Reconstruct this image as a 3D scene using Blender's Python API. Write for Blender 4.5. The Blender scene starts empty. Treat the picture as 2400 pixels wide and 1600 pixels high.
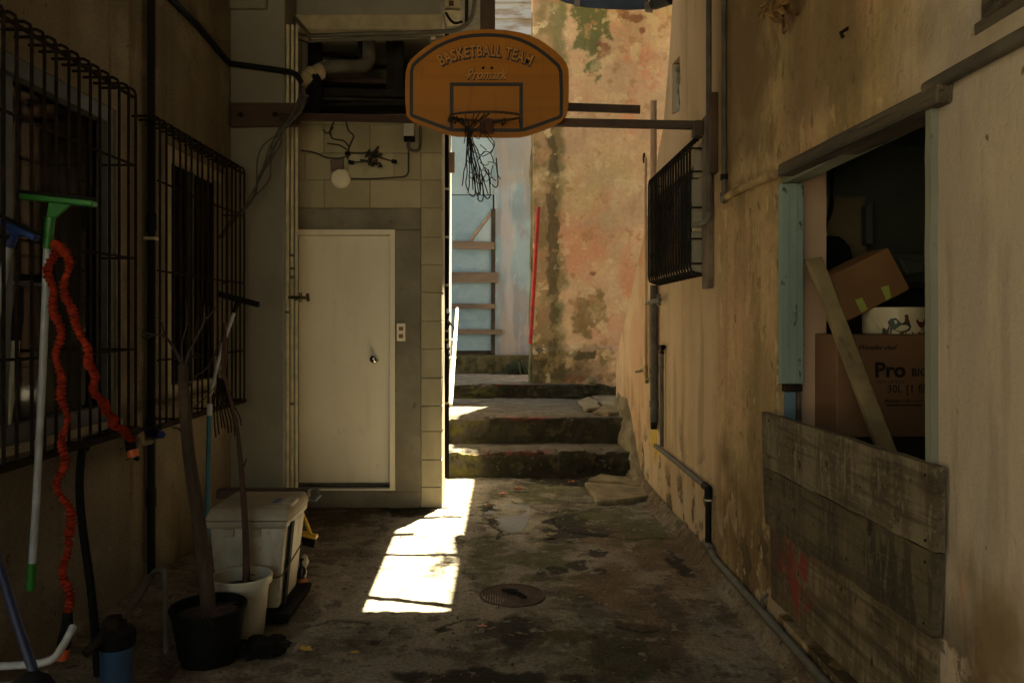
import bpy, bmesh, math, random
import numpy as np
from mathutils import Vector, Matrix, noise as mnoise
random.seed(7)
C = bpy.context.scene.collection
SC = bpy.context.scene

# ------------------------------------------------------------------ camera, sky, sun, exposure
F, CX, CY, H = 1829.0, 1149.0, 737.0, 1.45          # focal length in photo pixels, vanishing point, eye height
cam = bpy.data.cameras.new('camera'); cam_o = bpy.data.objects.new('camera', cam); C.objects.link(cam_o)
cam_o.location = (0, 0, H); cam_o.rotation_euler = (math.radians(90), 0, 0)
cam.sensor_width = 36; cam.lens = 28.0; cam.shift_x = 0.0115; cam.shift_y = -0.0200
cam.clip_start = 0.05; cam.clip_end = 400
SC.camera = cam_o

SUN_DIR = Vector((0.143, 0.381, 0.914)).normalized()
elev = math.asin(SUN_DIR.z); azim = math.atan2(SUN_DIR.x, SUN_DIR.y)
world = bpy.data.worlds.new('World'); SC.world = world; world.use_nodes = True
wn = world.node_tree.nodes; wl = world.node_tree.links
sky = wn.new('ShaderNodeTexSky'); sky.sky_type = 'NISHITA'; sky.sun_disc = False
sky.sun_elevation = elev; sky.sun_rotation = azim; sky.dust_density = 2.5; sky.air_density = 1.0
wn['Background'].inputs['Strength'].default_value = 0.05
wl.new(sky.outputs[0], wn['Background'].inputs['Color'])
sun = bpy.data.lights.new('sun', 'SUN'); sun_o = bpy.data.objects.new('sun', sun); C.objects.link(sun_o)
sun.energy = 5.0; sun.angle = math.radians(0.5); sun.color = (1.0, 0.95, 0.87)
sun_o.rotation_euler = SUN_DIR.to_track_quat('Z', 'Y').to_euler()
vs = SC.view_settings
vs.view_transform = 'Standard'; vs.look = 'None'; vs.gamma = 1.0; vs.use_curve_mapping = False
vs.exposure = 3.55
try:
    vs.use_white_balance = True
    vs.white_balance_temperature = 8600; vs.white_balance_tint = 0
except Exception: pass
SC.render.engine = 'CYCLES'
SC.cycles.max_bounces = 10; SC.cycles.diffuse_bounces = 7; SC.cycles.glossy_bounces = 3
SC.cycles.transparent_max_bounces = 8; SC.cycles.sample_clamp_indirect = 8
SC.cycles.use_denoising = True; SC.cycles.denoising_prefilter = 'ACCURATE'; SC.cycles.denoising_input_passes = 'RGB_ALBEDO_NORMAL'

# ------------------------------------------------------------------ placing helpers
def W(x, y, d):
    return Vector(((x-CX)/F*d, d, H-(y-CY)/F*d))
def onX(x, y, X):
    return W(x, y, X*F/(x-CX))
def onF(x, y, z=0.0):
    return W(x, y, (H-z)*F/(y-CY))

# ------------------------------------------------------------------ mesh helpers
def box(bm, x0, x1, y0, y1, z0, z1, bev=0.0):
    vs_ = [bm.verts.new(p) for p in ((x0,y0,z0),(x1,y0,z0),(x1,y1,z0),(x0,y1,z0),(x0,y0,z1),(x1,y0,z1),(x1,y1,z1),(x0,y1,z1))]
    fs = [bm.faces.new([vs_[i] for i in q]) for q in ((0,3,2,1),(4,5,6,7),(0,1,5,4),(1,2,6,5),(2,3,7,6),(3,0,4,7))]
    if bev:
        es = list({e for f in fs for e in f.edges})
        bmesh.ops.bevel(bm, geom=es, offset=bev, segments=1, affect='EDGES', profile=.5)
def prism(bm, pts, ext, bev=0.0):
    pts = [Vector(p) for p in pts]; ext = Vector(ext)
    a = [bm.verts.new(p) for p in pts]; b = [bm.verts.new(p+ext) for p in pts]
    n = len(pts)
    nrm = sum(((pts[i]-pts[0]).cross(pts[(i+1) % n]-pts[0]) for i in range(1, n-1)), Vector())
    fl = nrm.dot(ext) > 0
    fs = [bm.faces.new(a if not fl else a[::-1]), bm.faces.new(b if fl else b[::-1])]
    for i in range(n):
        j = (i+1) % n
        q = [a[i], a[j], b[j], b[i]]
        fs.append(bm.faces.new(q if fl else q[::-1]))
    if bev:
        es = list({e for f in fs for e in f.edges})
        bmesh.ops.bevel(bm, geom=es, offset=bev, segments=1, affect='EDGES', profile=.5)
def tube(bm, pts, r, n=8, cap=True, sq=False):
    pts = [Vector(p) for p in pts]; m = len(pts)
    rs = r if isinstance(r, (list, tuple)) else [r]*m
    if sq: n = 4
    rings = []; up = None
    for i, p in enumerate(pts):
        t = (pts[min(i+1, m-1)]-pts[max(i-1, 0)])
        if t.length < 1e-9: t = Vector((0,0,1))
        t.normalize()
        if up is None:
            up = Vector((0,0,1)) if abs(t.z) < .9 else Vector((0,1,0))
        s = t.cross(up)
        if s.length < 1e-6: s = t.cross(Vector((1,0,0)))
        s.normalize(); up = s.cross(t).normalized()
        ring = []
        for k in range(n):
            a = 2*math.pi*k/n + (math.pi/4 if sq else 0)
            ring.append(bm.verts.new(p + (s*math.cos(a)+up*math.sin(a))*rs[i]))
        rings.append(ring)
    for i in range(m-1):
        for k in range(n):
            bm.faces.new((rings[i][k], rings[i][(k+1) % n], rings[i+1][(k+1) % n], rings[i+1][k]))
    if cap:
        bm.faces.new(rings[0][::-1]); bm.faces.new(rings[-1])
def smooth(pts, k=5):
    P = [Vector(p) for p in pts]; out = []
    for i in range(len(P)-1):
        p0, p1, p2, p3 = P[max(i-1,0)], P[i], P[i+1], P[min(i+2,len(P)-1)]
        for j in range(k):
            t = j/k
            out.append(.5*((2*p1)+(p2-p0)*t+(2*p0-5*p1+4*p2-p3)*t*t+(3*p1-p0-3*p2+p3)*t**3))
    out.append(P[-1]); return out
def lathe(bm, prof, c, n=28, axis='z'):
    c = Vector(c); rings = []
    for r, h in prof:
        ring = []
        for k in range(n):
            a = 2*math.pi*k/n
            v = (r*math.cos(a), r*math.sin(a), h)
            if axis == 'y': v = (r*math.cos(a), h, r*math.sin(a))
            if axis == 'x': v = (h, r*math.cos(a), r*math.sin(a))
            ring.append(bm.verts.new(c+Vector(v)))
        rings.append(ring)
    for i in range(len(rings)-1):
        for k in range(n):
            bm.faces.new((rings[i][k], rings[i][(k+1)%n], rings[i+1][(k+1)%n], rings[i+1][k]))
    if prof[0][0] > 1e-5: bm.faces.new(rings[0][::-1])
    if prof[-1][0] > 1e-5: bm.faces.new(rings[-1])
def ring_plate(bm, outer, inner, ext):
    n = len(outer); ext = Vector(ext)
    A = [bm.verts.new(Vector(p)) for p in outer]; B = [bm.verts.new(Vector(p)) for p in inner]
    A2 = [bm.verts.new(Vector(p)+ext) for p in outer]; B2 = [bm.verts.new(Vector(p)+ext) for p in inner]
    for i in range(n):
        j = (i+1) % n
        bm.faces.new((A[i],A[j],B[j],B[i])); bm.faces.new((A2[i],B2[i],B2[j],A2[j]))
        bm.faces.new((A[i],A2[i],A2[j],A[j])); bm.faces.new((B[i],B[j],B2[j],B2[i]))
def NB(): return bmesh.new()

ORI = {}
def link(name, me, parent=None):
    o = bpy.data.objects.new(name, me); C.objects.link(o)
    if parent is not None: o.parent = parent
    return o
def root_of(o):
    while o.parent is not None: o = o.parent
    return o
def part(name, bm, m, parent=None, sm=False, label=None, kind=None, at=None):
    """bm in world coordinates (or round `at`) -> ONE object"""
    org = Vector(ORI.get(root_of(parent).name, (0,0,0))) if parent is not None else Vector((0,0,0))
    if at is None and parent is not None:
        bmesh.ops.translate(bm, verts=bm.verts, vec=-org)
    bmesh.ops.recalc_face_normals(bm, faces=bm.faces)
    me = bpy.data.meshes.new(name); bm.to_mesh(me); bm.free()
    me.materials.append(m)
    if sm:
        for p in me.polygons: p.use_smooth = True
        me.set_sharp_from_angle(angle=math.radians(40))
    o = link(name, me, parent)
    if at is not None: o.location = Vector(at)-org
    if label: o['label'] = label
    if kind: o['kind'] = kind
    return o
def copy_part(o, parent, at):
    c = o.copy(); C.objects.link(c); c.parent = parent
    c.location = Vector(at)-Vector(ORI.get(root_of(parent).name, (0,0,0)))
    return c
def tag(o, label, cat, group=None, kind=None):
    o['label'] = label; o['category'] = cat
    if group: o['group'] = group
    if kind: o['kind'] = kind
    return o
def thing(name, label, cat, at=(0,0,0), group=None):
    o = bpy.data.objects.new(name, None); C.objects.link(o); o.location = at; o.empty_display_size = .05
    ORI[o.name] = Vector(at)
    return tag(o, label, cat, group)
def solo(name, bm, m, label, cat, group=None, sm=False):
    return tag(part(name, bm, m, None, sm), label, cat, group)
def struct(name, bm, m, sm=False):
    o = part(name, bm, m, None, sm); o['kind'] = 'structure'; return o
def cut(o, cutters, solver='EXACT'):
    """boolean holes, baked into the mesh"""
    for pts, ext in cutters:
        b = NB(); prism(b, pts, ext); bmesh.ops.recalc_face_normals(b, faces=b.faces)
        me = bpy.data.meshes.new('cutter'); b.to_mesh(me); b.free()
        co = bpy.data.objects.new('cutter', me); C.objects.link(co)
        md = o.modifiers.new('b', 'BOOLEAN'); md.object = co; md.operation = 'DIFFERENCE'; md.solver = solver
        dg = bpy.context.evaluated_depsgraph_get()
        new = bpy.data.meshes.new_from_object(o.evaluated_get(dg))
        o.modifiers.clear(); o.data = new
        bpy.data.objects.remove(co); bpy.data.meshes.remove(me)
def gridmesh(name, P, m, attrs=None, parent=None, sm=True):
    nu, nv, _ = P.shape
    idx = np.arange(nu*nv).reshape(nu, nv)
    fa = np.stack([idx[:-1,:-1], idx[1:,:-1], idx[1:,1:], idx[:-1,1:]], -1).reshape(-1, 4)
    me = bpy.data.meshes.new(name)
    me.vertices.add(nu*nv); me.vertices.foreach_set('co', P.reshape(-1).astype(np.float32))
    me.loops.add(fa.size); me.loops.foreach_set('vertex_index', fa.reshape(-1).astype(np.int32))
    me.polygons.add(len(fa)); me.polygons.foreach_set('loop_start', np.arange(0, fa.size, 4, dtype=np.int32))
    me.polygons.foreach_set('loop_total', np.full(len(fa), 4, dtype=np.int32))
    me.update(calc_edges=True); me.validate()
    for k, v in (attrs or {}).items():
        a = me.attributes.new(k, 'FLOAT', 'POINT'); a.data.foreach_set('value', np.clip(v, 0, 1).reshape(-1).astype(np.float32))
    me.materials.append(m)
    if sm: me.polygons.foreach_set('use_smooth', np.ones(len(fa), dtype=bool))
    return link(name, me, parent)
def vnoise(x, y, seed=0):
    xi = np.floor(x).astype(np.int64); yi = np.floor(y).astype(np.int64); fx = x-xi; fy = y-yi
    def h(a, b):
        n = (a*374761393 + b*668265263 + seed*1442695041) & 0xffffffff
        n = ((n ^ (n >> 13))*1274126177) & 0xffffffff
        return ((n ^ (n >> 16)) & 0xffff)/65535.0
    u = fx*fx*(3-2*fx); v = fy*fy*(3-2*fy)
    return (h(xi,yi)*(1-u)+h(xi+1,yi)*u)*(1-v)+(h(xi,yi+1)*(1-u)+h(xi+1,yi+1)*u)*v
def fbm(x, y, s=1.0, seed=0, o=5):
    t = 0; a = .5; n = 0
    for i in range(o):
        c_, s_ = math.cos(.7+i*1.3), math.sin(.7+i*1.3)
        t = t+a*vnoise((x*c_-y*s_)*s, (x*s_+y*c_)*s, seed+i*17); n += a; a *= .55; s *= 2.03
    return t/n
def sstep(a, b, x):
    t = np.clip((x-a)/(b-a), 0, 1); return t*t*(3-2*t)
def seg_dist(X, Y, pts):
    d = np.full(X.shape, 1e9)
    for (x0,y0),(x1,y1) in zip(pts[:-1], pts[1:]):
        dx, dy = x1-x0, y1-y0; t = np.clip(((X-x0)*dx+(Y-y0)*dy)/(dx*dx+dy*dy+1e-12), 0, 1)
        d = np.minimum(d, np.hypot(X-x0-t*dx, Y-y0-t*dy))
    return d

# ------------------------------------------------------------------ materials
class Mat:
    def __init__(s, name, base, rough=.8, metal=0.0, spec=.35):
        s.m = bpy.data.materials.new(name); s.m.use_nodes = True
        s.nt = s.m.node_tree; s.N = s.nt.nodes; s.L = s.nt.links
        s.b = s.N['Principled BSDF']
        s.b.inputs['Roughness'].default_value = rough; s.b.inputs['Metallic'].default_value = metal
        s.b.inputs['Specular IOR Level'].default_value = spec
        r = s.N.new('ShaderNodeRGB'); r.outputs[0].default_value = (*base, 1); s.c = r.outputs[0]
        s.pos = s.N.new('ShaderNodeNewGeometry').outputs['Position']; s.h = None; s.rough = None
    def noise(s, scale, stretch=(1,1,1), detail=5, rough=.55, dist=0.0, off=(0,0,0)):
        mp = s.N.new('ShaderNodeMapping'); mp.inputs['Scale'].default_value = stretch; mp.inputs['Location'].default_value = off
        s.L.new(s.pos, mp.inputs[0])
        n = s.N.new('ShaderNodeTexNoise'); n.inputs['Scale'].default_value = scale; n.inputs['Detail'].default_value = detail
        n.inputs['Roughness'].default_value = rough; n.inputs['Distortion'].default_value = dist
        s.L.new(mp.outputs[0], n.inputs['Vector']); return n.outputs[0]
    def ramp(s, f, lo, hi, a=0.0, b=1.0):
        r = s.N.new('ShaderNodeMapRange'); r.interpolation_type = 'SMOOTHSTEP'
        for i, v in enumerate((lo, hi, a, b)): r.inputs[i+1].default_value = v
        s.L.new(f, r.inputs[0]); return r.outputs[0]
    def math(s, op, a, b):
        n = s.N.new('ShaderNodeMath'); n.operation = op
        for i, v in enumerate((a, b)):
            if isinstance(v, (int, float)): n.inputs[i].default_value = v
            else: s.L.new(v, n.inputs[i])
        return n.outputs[0]
    def attr(s, name):
        n = s.N.new('ShaderNodeAttribute'); n.attribute_name = name; return n.outputs['Fac']
    def mix(s, mask, col, amt=1.0, blend='MIX'):
        n = s.N.new('ShaderNodeMix'); n.data_type = 'RGBA'; n.blend_type = blend
        mk = mask if amt == 1.0 else s.math('MULTIPLY', mask, amt)
        s.L.new(mk, n.inputs[0]); s.L.new(s.c, n.inputs[6])
        if isinstance(col, tuple): n.inputs[7].default_value = (*col, 1)
        else: s.L.new(col, n.inputs[7])
        s.c = n.outputs[2]; return s
    def layer(s, col, scale, lo, hi, amt=1.0, stretch=(1,1,1), detail=5, dist=0.0, off=(0,0,0), mask=None):
        f = s.ramp(s.noise(scale, stretch, detail, .6, dist, off), lo, hi)
        if mask is not None: f = s.math('MULTIPLY', f, mask)
        return s.mix(f, col, amt)
    def vary(s, scale=3, lo=.8, hi=1.2, stretch=(1,1,1), detail=6):
        f = s.ramp(s.noise(scale, stretch, detail), .3, .7, lo, hi)
        n = s.N.new('ShaderNodeMix'); n.data_type = 'RGBA'; n.blend_type = 'MULTIPLY'; n.inputs[0].default_value = 1
        cb = s.N.new('ShaderNodeCombineColor')
        for i in range(3): s.L.new(f, cb.inputs[i])
        s.L.new(s.c, n.inputs[6]); s.L.new(cb.outputs[0], n.inputs[7]); s.c = n.outputs[2]; return s
    def rnd(s, lo=.85, hi=1.15):
        oi = s.N.new('ShaderNodeObjectInfo'); f = s.ramp(oi.outputs['Random'], 0, 1, lo, hi)
        n = s.N.new('ShaderNodeMix'); n.data_type = 'RGBA'; n.blend_type = 'MULTIPLY'; n.inputs[0].default_value = 1
        cb = s.N.new('ShaderNodeCombineColor')
        for i in range(3): s.L.new(f, cb.inputs[i])
        s.L.new(s.c, n.inputs[6]); s.L.new(cb.outputs[0], n.inputs[7]); s.c = n.outputs[2]; return s
    def blob(s, c, r, wob=.5, wsc=5.0, lo=.7, hi=1.05):
        v = s.N.new('ShaderNodeVectorMath'); v.operation = 'SUBTRACT'; v.inputs[1].default_value = c; s.L.new(s.pos, v.inputs[0])
        d = s.N.new('ShaderNodeVectorMath'); d.operation = 'DIVIDE'; d.inputs[1].default_value = r; s.L.new(v.outputs[0], d.inputs[0])
        l = s.N.new('ShaderNodeVectorMath'); l.operation = 'LENGTH'; s.L.new(d.outputs[0], l.inputs[0])
        n = s.ramp(s.noise(wsc, detail=4), .3, .7, -wob, wob)
        return s.ramp(s.math('ADD', l.outputs['Value'], n), lo, hi, 1.0, 0.0)
    def axis(s, i, lo, hi, a=0.0, b=1.0, wob=0.0, wsc=3.0):
        x = s.N.new('ShaderNodeSeparateXYZ'); s.L.new(s.pos, x.inputs[0]); f = x.outputs[i]
        if wob: f = s.math('ADD', f, s.ramp(s.noise(wsc), .3, .7, -wob, wob))
        return s.ramp(f, lo, hi, a, b)
    def bump(s, scale, strength=.3, dist=.01, stretch=(1,1,1), detail=6, f=None):
        b = s.N.new('ShaderNodeBump'); b.inputs['Strength'].default_value = strength; b.inputs['Distance'].default_value = dist
        s.L.new(f if f is not None else s.noise(scale, stretch, detail, .6), b.inputs['Height'])
        if s.h is not None: s.L.new(s.h, b.inputs['Normal'])
        s.h = b.outputs[0]; return s
    def roughmap(s, mask, a, b):
        s.L.new(s.ramp(mask, 0, 1, a, b), s.b.inputs['Roughness']); return s
    def done(s):
        s.L.new(s.c, s.b.inputs['Base Color'])
        if s.h is not None: s.L.new(s.h, s.b.inputs['Normal'])
        return s.m
def simple(name, base, rough=.6, metal=0.0, var=.15, sc=12, bmp=0.0, spec=.35):
    m = Mat(name, base, rough, metal, spec).vary(sc, 1-var, 1+var)
    if bmp: m.bump(sc*4, bmp, .004)
    return m.done()

def plaster(name, base, dark, pink, streak=.55, extra=None, bmpd=.006):
    m = Mat(name, base, .9, spec=.2)
    m.vary(1.3, .82, 1.15)
    m.layer(pink, 1.6, .46, .58, .75, dist=.6, off=(3,1,2))
    m.layer(dark, 3.5, .43, .62, streak, stretch=(1,1,.07), off=(1,5,0))
    m.layer(dark, 9, .52, .70, streak*.45, stretch=(1,1,.05), off=(7,2,0)).layer(tuple(c*.9 for c in dark), .9, .48, .62, .55, stretch=(1,1.2,.45), off=(2,9,6), dist=.4).layer(tuple(c*.8 for c in dark), 2.2, .52, .66, .45, stretch=(1,1,.6), off=(8,1,3), dist=.5)
    m.layer(tuple(c*.6 for c in dark), 14, .62, .70, .75, stretch=(1,1,.5)).layer(tuple(min(1,c*1.25) for c in base), 5, .56, .66, .5, stretch=(1,1,.3), off=(4,4,0)).layer(tuple(c*.45 for c in dark), 38, .68, .72, .8, detail=3)
    m.layer(tuple(min(1,c*1.3) for c in base), 7, .61, .625, .6, stretch=(1,1,.6), off=(2,2,9), detail=7)
    m.layer(tuple(c*.8 for c in dark), 11, .63, .642, .7, stretch=(1,1,.7), off=(6,2,1), detail=7)
    m.layer(tuple(c*1.1 for c in dark), 26, .56, .60, .32, stretch=(1,1,.035), off=(0,8,2))
    m.vary(30, .9, 1.08)
    if extra: extra(m)
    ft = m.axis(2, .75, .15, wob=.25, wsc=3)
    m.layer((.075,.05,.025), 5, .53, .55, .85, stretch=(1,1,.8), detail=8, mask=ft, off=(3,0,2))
    m.layer((.5,.38,.26), 6, .57, .585, .7, stretch=(1,1,.8), detail=8, mask=ft, off=(8,0,2))
    m.bump(2.5, .35, .02).bump(60, .5, bmpd*1.6).bump(14,.3,.012)
    return m.done()

M = {}
M['stucco'] = Mat('dim_stucco', (.195,.158,.11), .95, spec=.08).vary(1.0,.8,1.15).layer((.14,.105,.065),3,.46,.62,.55,(1,1,.1)).layer((.28,.23,.16),2,.52,.64,.6,off=(3,3,3)).layer((.07,.045,.025),18,.64,.7,.7).layer((.1,.05,.025),5,.58,.66,.5,(1,1,.06),off=(0,2,0)).vary(70,.85,1.15).bump(70,.9,.012).bump(8,.35,.02).done()
M['gray_col'] = Mat('gray_render', (.235,.215,.175), .9, spec=.2).vary(1.4,.85,1.15).layer((.2,.18,.14),4,.5,.75,.5,(1,1,.12)).layer((.13,.11,.08),20,.7,.78,.4).bump(80,.4,.005).bump(5,.2,.01).done()
M['block'] = Mat('concrete_block', (.36,.31,.205), .92, spec=.2).vary(2,.88,1.1).rnd(.93,1.07).layer((.24,.2,.13),3,.45,.65,.5,(1,1,.5)).bump(140,.5,.004).bump(12,.2,.006).done()
M['cement'] = Mat('smooth_cement', (.215,.19,.14), .88, spec=.2).vary(1.6,.75,1.2).layer((.125,.105,.075),2,.44,.66,.6).layer((.15,.13,.095),12,.56,.64,.4,detail=7).layer((.34,.3,.22),2.5,.55,.75,.4,off=(4,4,4)).layer((.08,.07,.05),16,.72,.76,.7,detail=2).bump(70,.3,.004).done()
M['mortar'] = simple('mortar', (.3,.255,.17), .95, bmp=.4, sc=30)
M['door'] = Mat('cream_door_paint', (.72,.64,.49), .5, spec=.3).vary(1.2,.94,1.05).layer((.6,.51,.37),2.2,.45,.75,.5,(1,1,.35)).layer((.42,.34,.22),30,.7,.75,.6).layer((.6,.52,.39),9,.54,.7,.4,(1,1,.12)).layer((.45,.36,.24),13,.63,.72,.4,(1,1,.7),off=(3,0,4)).bump(40,.08,.002).bump(3,.15,.01).done()
M['creampipe'] = simple('cream_painted_pipe', (.5,.43,.29), .5, var=.2)
M['chrome'] = simple('chrome_knob', (.5,.47,.42), .18, 1.0, .05)
M['rust'] = Mat('rusty_bar', (.016,.011,.008), .85, spec=.1).vary(20,.6,1.5).layer((.045,.02,.01),25,.5,.7,.6).bump(120,.4,.002).done()
M['darkmetal'] = Mat('dark_painted_metal', (.013,.011,.009), .7, spec=.15).vary(9,.6,1.5).layer((.06,.035,.02),14,.55,.75,.6).done()
M['blackpipe'] = simple('black_pipe', (.008,.008,.008), .6, spec=.12)
M['blackplastic'] = simple('black_plastic', (.007,.0065,.006), .7, var=.3, spec=.1)
M['rubber'] = simple('black_rubber', (.008,.0075,.007), .75, spec=.1)
M['graypipe'] = Mat('weathered_gray_pipe', (.085,.075,.06), .7).vary(8,.65,1.35).layer((.08,.055,.035),7,.52,.7,.6).done()
M['greenplastic'] = simple('green_plastic', (.015,.13,.02), .4)
M['blueplastic'] = simple('blue_plastic', (.012,.04,.16), .4)
M['bluegrip'] = simple('dark_blue_pole', (.007,.014,.04), .45)
M['teal'] = simple('teal_pole', (.008,.08,.1), .4)
M['whitepole'] = Mat('white_coated_pole', (.34,.345,.36), .4).vary(14,.8,1.1).layer((.3,.25,.2),22,.62,.74,.5).done()
M['creampole'] = simple('cream_pole', (.3,.27,.18), .5)
M['orange'] = Mat('orange_hose_cloth', (.23,.022,.009), .85, spec=.1).vary(40,.6,1.25).bump(160,.6,.004).done()
M['orangering'] = simple('orange_ring', (.65,.12,.04), .4)
M['whiteplastic'] = Mat('stained_white_plastic', (.39,.35,.27), .5).vary(3,.85,1.08).layer((.2,.15,.085),6,.48,.66,.7,(1,1,.4)).layer((.09,.06,.035),24,.6,.7,.7).layer((.14,.09,.045),3,.54,.66,.5,(1,1,.15)).bump(40,.1,.002).done()
M['lidplastic'] = Mat('grimy_bin_lid', (.27,.225,.16), .55).vary(4,.75,1.15).layer((.2,.15,.09),5,.48,.7,.7).layer((.12,.08,.05),22,.6,.76,.6).done()
M['whitepot'] = Mat('white_pot_plastic', (.42,.38,.29), .45).vary(4,.85,1.08).layer((.33,.27,.17),6,.55,.75,.5,(1,1,.3)).done()
M['soil'] = simple('dry_soil', (.035,.024,.016), .95, sc=60, var=.5, bmp=.8)
M['bark'] = Mat('gray_brown_bark', (.04,.024,.014), .9).vary(14,.6,1.4,(1,1,.3)).layer((.065,.045,.03),9,.55,.65,.6,(1,1,.5)).bump(40,1.0,.01,(1,1,.25)).bump(14,.6,.012).done()
M['stem'] = Mat('red_brown_stem', (.065,.033,.021), .85).vary(14,.65,1.35,(1,1,.3)).bump(50,.5,.004,(1,1,.25)).done()
M['filterblue'] = simple('blue_filter_housing', (.03,.075,.16), .35)
M['brass'] = simple('old_brass', (.22,.17,.1), .4, .9, .3)
M['maroon'] = Mat('maroon_curtain', (.3,.085,.05), .9).vary(6,.6,1.3,(1,1,.1)).done()
M['graycurtain'] = Mat('gray_curtain', (.42,.42,.36), .9).vary(6,.6,1.3,(1,1,.1)).done()
M['alu'] = simple('old_alu_frame', (.085,.087,.075), .55, .3)
M['creamframe'] = simple('cream_window_frame', (.34,.28,.18), .6)
M['dark'] = simple('dark_interior', (.02,.016,.012), .95)
M['interior'] = simple('grubby_interior_wall', (.13,.145,.115), .9, sc=3)
M['beige'] = Mat('beige_interior_panel', (.33,.26,.16), .9).vary(2,.8,1.15).done()
M['brownwood'] = Mat('dark_brown_wood', (.06,.032,.02), .75).vary(5,.7,1.35,(.15,1,1)).bump(40,.3,.003,(.1,1,1)).done()
M['steelbrown'] = Mat('brown_painted_steel', (.05,.027,.018), .6, .1).vary(8,.75,1.3).layer((.1,.05,.03),18,.58,.72,.5).done()
def _lintel(m): pass
M['oldwood'] = Mat('weathered_wood', (.07,.055,.04), .9).vary(6,.55,1.5,(1,.08,1)).layer((.035,.025,.017),10,.5,.65,.7,(1,.06,1.5)).layer((.15,.12,.08),6,.55,.7,.45,(1,.15,1)).layer((.02,.015,.011),30,.54,.64,.7,(1,.08,2)).bump(30,1.0,.014,(1,.06,1)).done()
def boardmat(name, base, pale, amt):
    return (Mat(name, base, .88, spec=.2).vary(4,.6,1.4,(1,.2,1)).rnd(.9,1.1)
      .layer(pale, 5, .5, .6, amt*1.2, (1,1,.22), 7, .3).layer(pale, 22, .53, .59, amt*1.3, (1,1.4,.35), 8).layer(pale, 60, .56, .62, amt, (1,.5,1), 8)
      .layer((.03,.021,.013), 7, .54, .66, .55, (1,.12,1.6)).layer((.03,.021,.014), 40, .54, .64, .45, (1,.05,1.2)).layer((.02,.014,.01), 22, .63, .69, .95, (1,.6,.5))
      .bump(50,.6,.004,(1,.05,1)).bump(9,.3,.008))
M['board1'] = boardmat('peeling_board_top', (.085,.065,.042), (.19,.155,.1), .55).done()
M['board2'] = boardmat('peeling_board_middle', (.06,.046,.03), (.13,.105,.066), .4).done()
b3 = boardmat('peeling_board_low', (.095,.07,.042), (.2,.155,.095), .6)
p3 = onX(1815, 1300, 1.21)
b3.mix(b3.blob(tuple(p3), (.3,.24,.13), .8, 12, .4, 1.05), (.2,.03,.025), .85)
b3.layer((.06,.04,.025), 3, .5, .62, .8, off=(0,3,3))
M['board3'] = b3.done()
M['tealwood'] = Mat('peeling_teal_paint', (.19,.255,.235), .75).vary(3,.8,1.2,(1,1,.3)).layer((.06,.17,.125),5,.58,.7,.7,(1,1,.4)).layer((.05,.04,.028),26,.61,.66,.9,(1,1,.4)).layer((.1,.08,.05),9,.7,.76,.9,(1,1,.2)).bump(30,.4,.004,(1,1,.1)).done()
M['palegreen'] = Mat('pale_green_jamb', (.2,.21,.165), .75).vary(5,.75,1.2,(1,1,.3)).layer((.07,.055,.04),20,.62,.72,.8,(1,1,.4)).bump(30,.4,.004).done()
M['pinkstrip'] = Mat('pink_inner_plaster', (.42,.28,.2), .9).vary(2,.88,1.1).layer((.25,.14,.09),20,.7,.76,.7).bump(50,.2,.004).done()
M['card1'] = Mat('brown_cardboard', (.22,.11,.05), .85).vary(2,.85,1.1).done()
M['card2'] = Mat('big_box_cardboard', (.17,.09,.05), .85).vary(2,.85,1.1).done()
M['ink'] = simple('black_ink', (.01,.008,.007), .7)
M['tape'] = simple('yellow_green_tape', (.35,.4,.1), .4)
M['ceramic'] = simple('cream_ceramic', (.62,.55,.4), .2, var=.03)
M['picgreen'] = simple('dark_green_glaze', (.02,.045,.035), .4)
M['picred'] = simple('brown_red_glaze', (.13,.035,.02), .4)
M['plank'] = Mat('pale_plank', (.2,.15,.08), .85).vary(6,.7,1.25).layer((.09,.06,.03),14,.62,.72,.8,(1,1,.3)).bump(40,.3,.003).done()
M['boardorange'] = Mat('orange_backboard', (.36,.127,.009), .5, spec=.3).vary(1.5,.88,1.08).layer((.25,.085,.008),5,.46,.66,.5,(.1,1,2)).layer((.15,.06,.02),40,.62,.68,.5).layer((.2,.07,.015),14,.56,.64,.4,(1,1,.15)).done()
M['paintblack'] = simple('black_board_paint', (.012,.012,.016), .5)
M['letterorange'] = simple('pale_orange_lettering', (.42,.18,.035), .5)
M['net'] = simple('dirty_net_cord', (.022,.015,.011), .9)
M['redbracket'] = simple('rusty_red_bracket', (.07,.022,.014), .65)
M['redpole'] = Mat('red_pole', (.34,.013,.011), .55).vary(14,.6,1.2).layer((.12,.03,.02),24,.6,.68,.8).done()
M['tarp'] = simple('dark_blue_tarp', (.014,.02,.032), .6)
M['galv'] = simple('gray_conduit', (.10,.09,.075), .65, .1)
M['concrete'] = simple('gray_concrete', (.24,.22,.18), .9, bmp=.3, sc=20)
M['leafy'] = simple('dry_leaf', (.2,.11,.045), .85)
M['leafred'] = simple('red_brown_leaf', (.28,.09,.04), .85)
M['leafyellow'] = simple('yellow_leaf', (.45,.3,.06), .8)
M['leafpink'] = simple('pink_leaf', (.5,.2,.15), .8)
M['weed'] = simple('dark_weed', (.014,.022,.01), .8)
M['treegreen'] = simple('tree_leaf', (.05,.08,.03), .8)
M['iron'] = Mat('rusty_iron_cover', (.075,.042,.028), .7, .3).vary(12,.65,1.3).layer((.03,.022,.017),8,.55,.7,.6).done()
M['stone'] = Mat('broken_slab', (.19,.15,.09), .9).vary(5,.65,1.25).layer((.1,.075,.04),9,.5,.68,.6).layer((.36,.25,.07),4,.62,.75,.5).bump(40,.6,.008).done()
M['yellowplastic'] = simple('yellow_plastic', (.55,.33,.04), .5)
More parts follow.
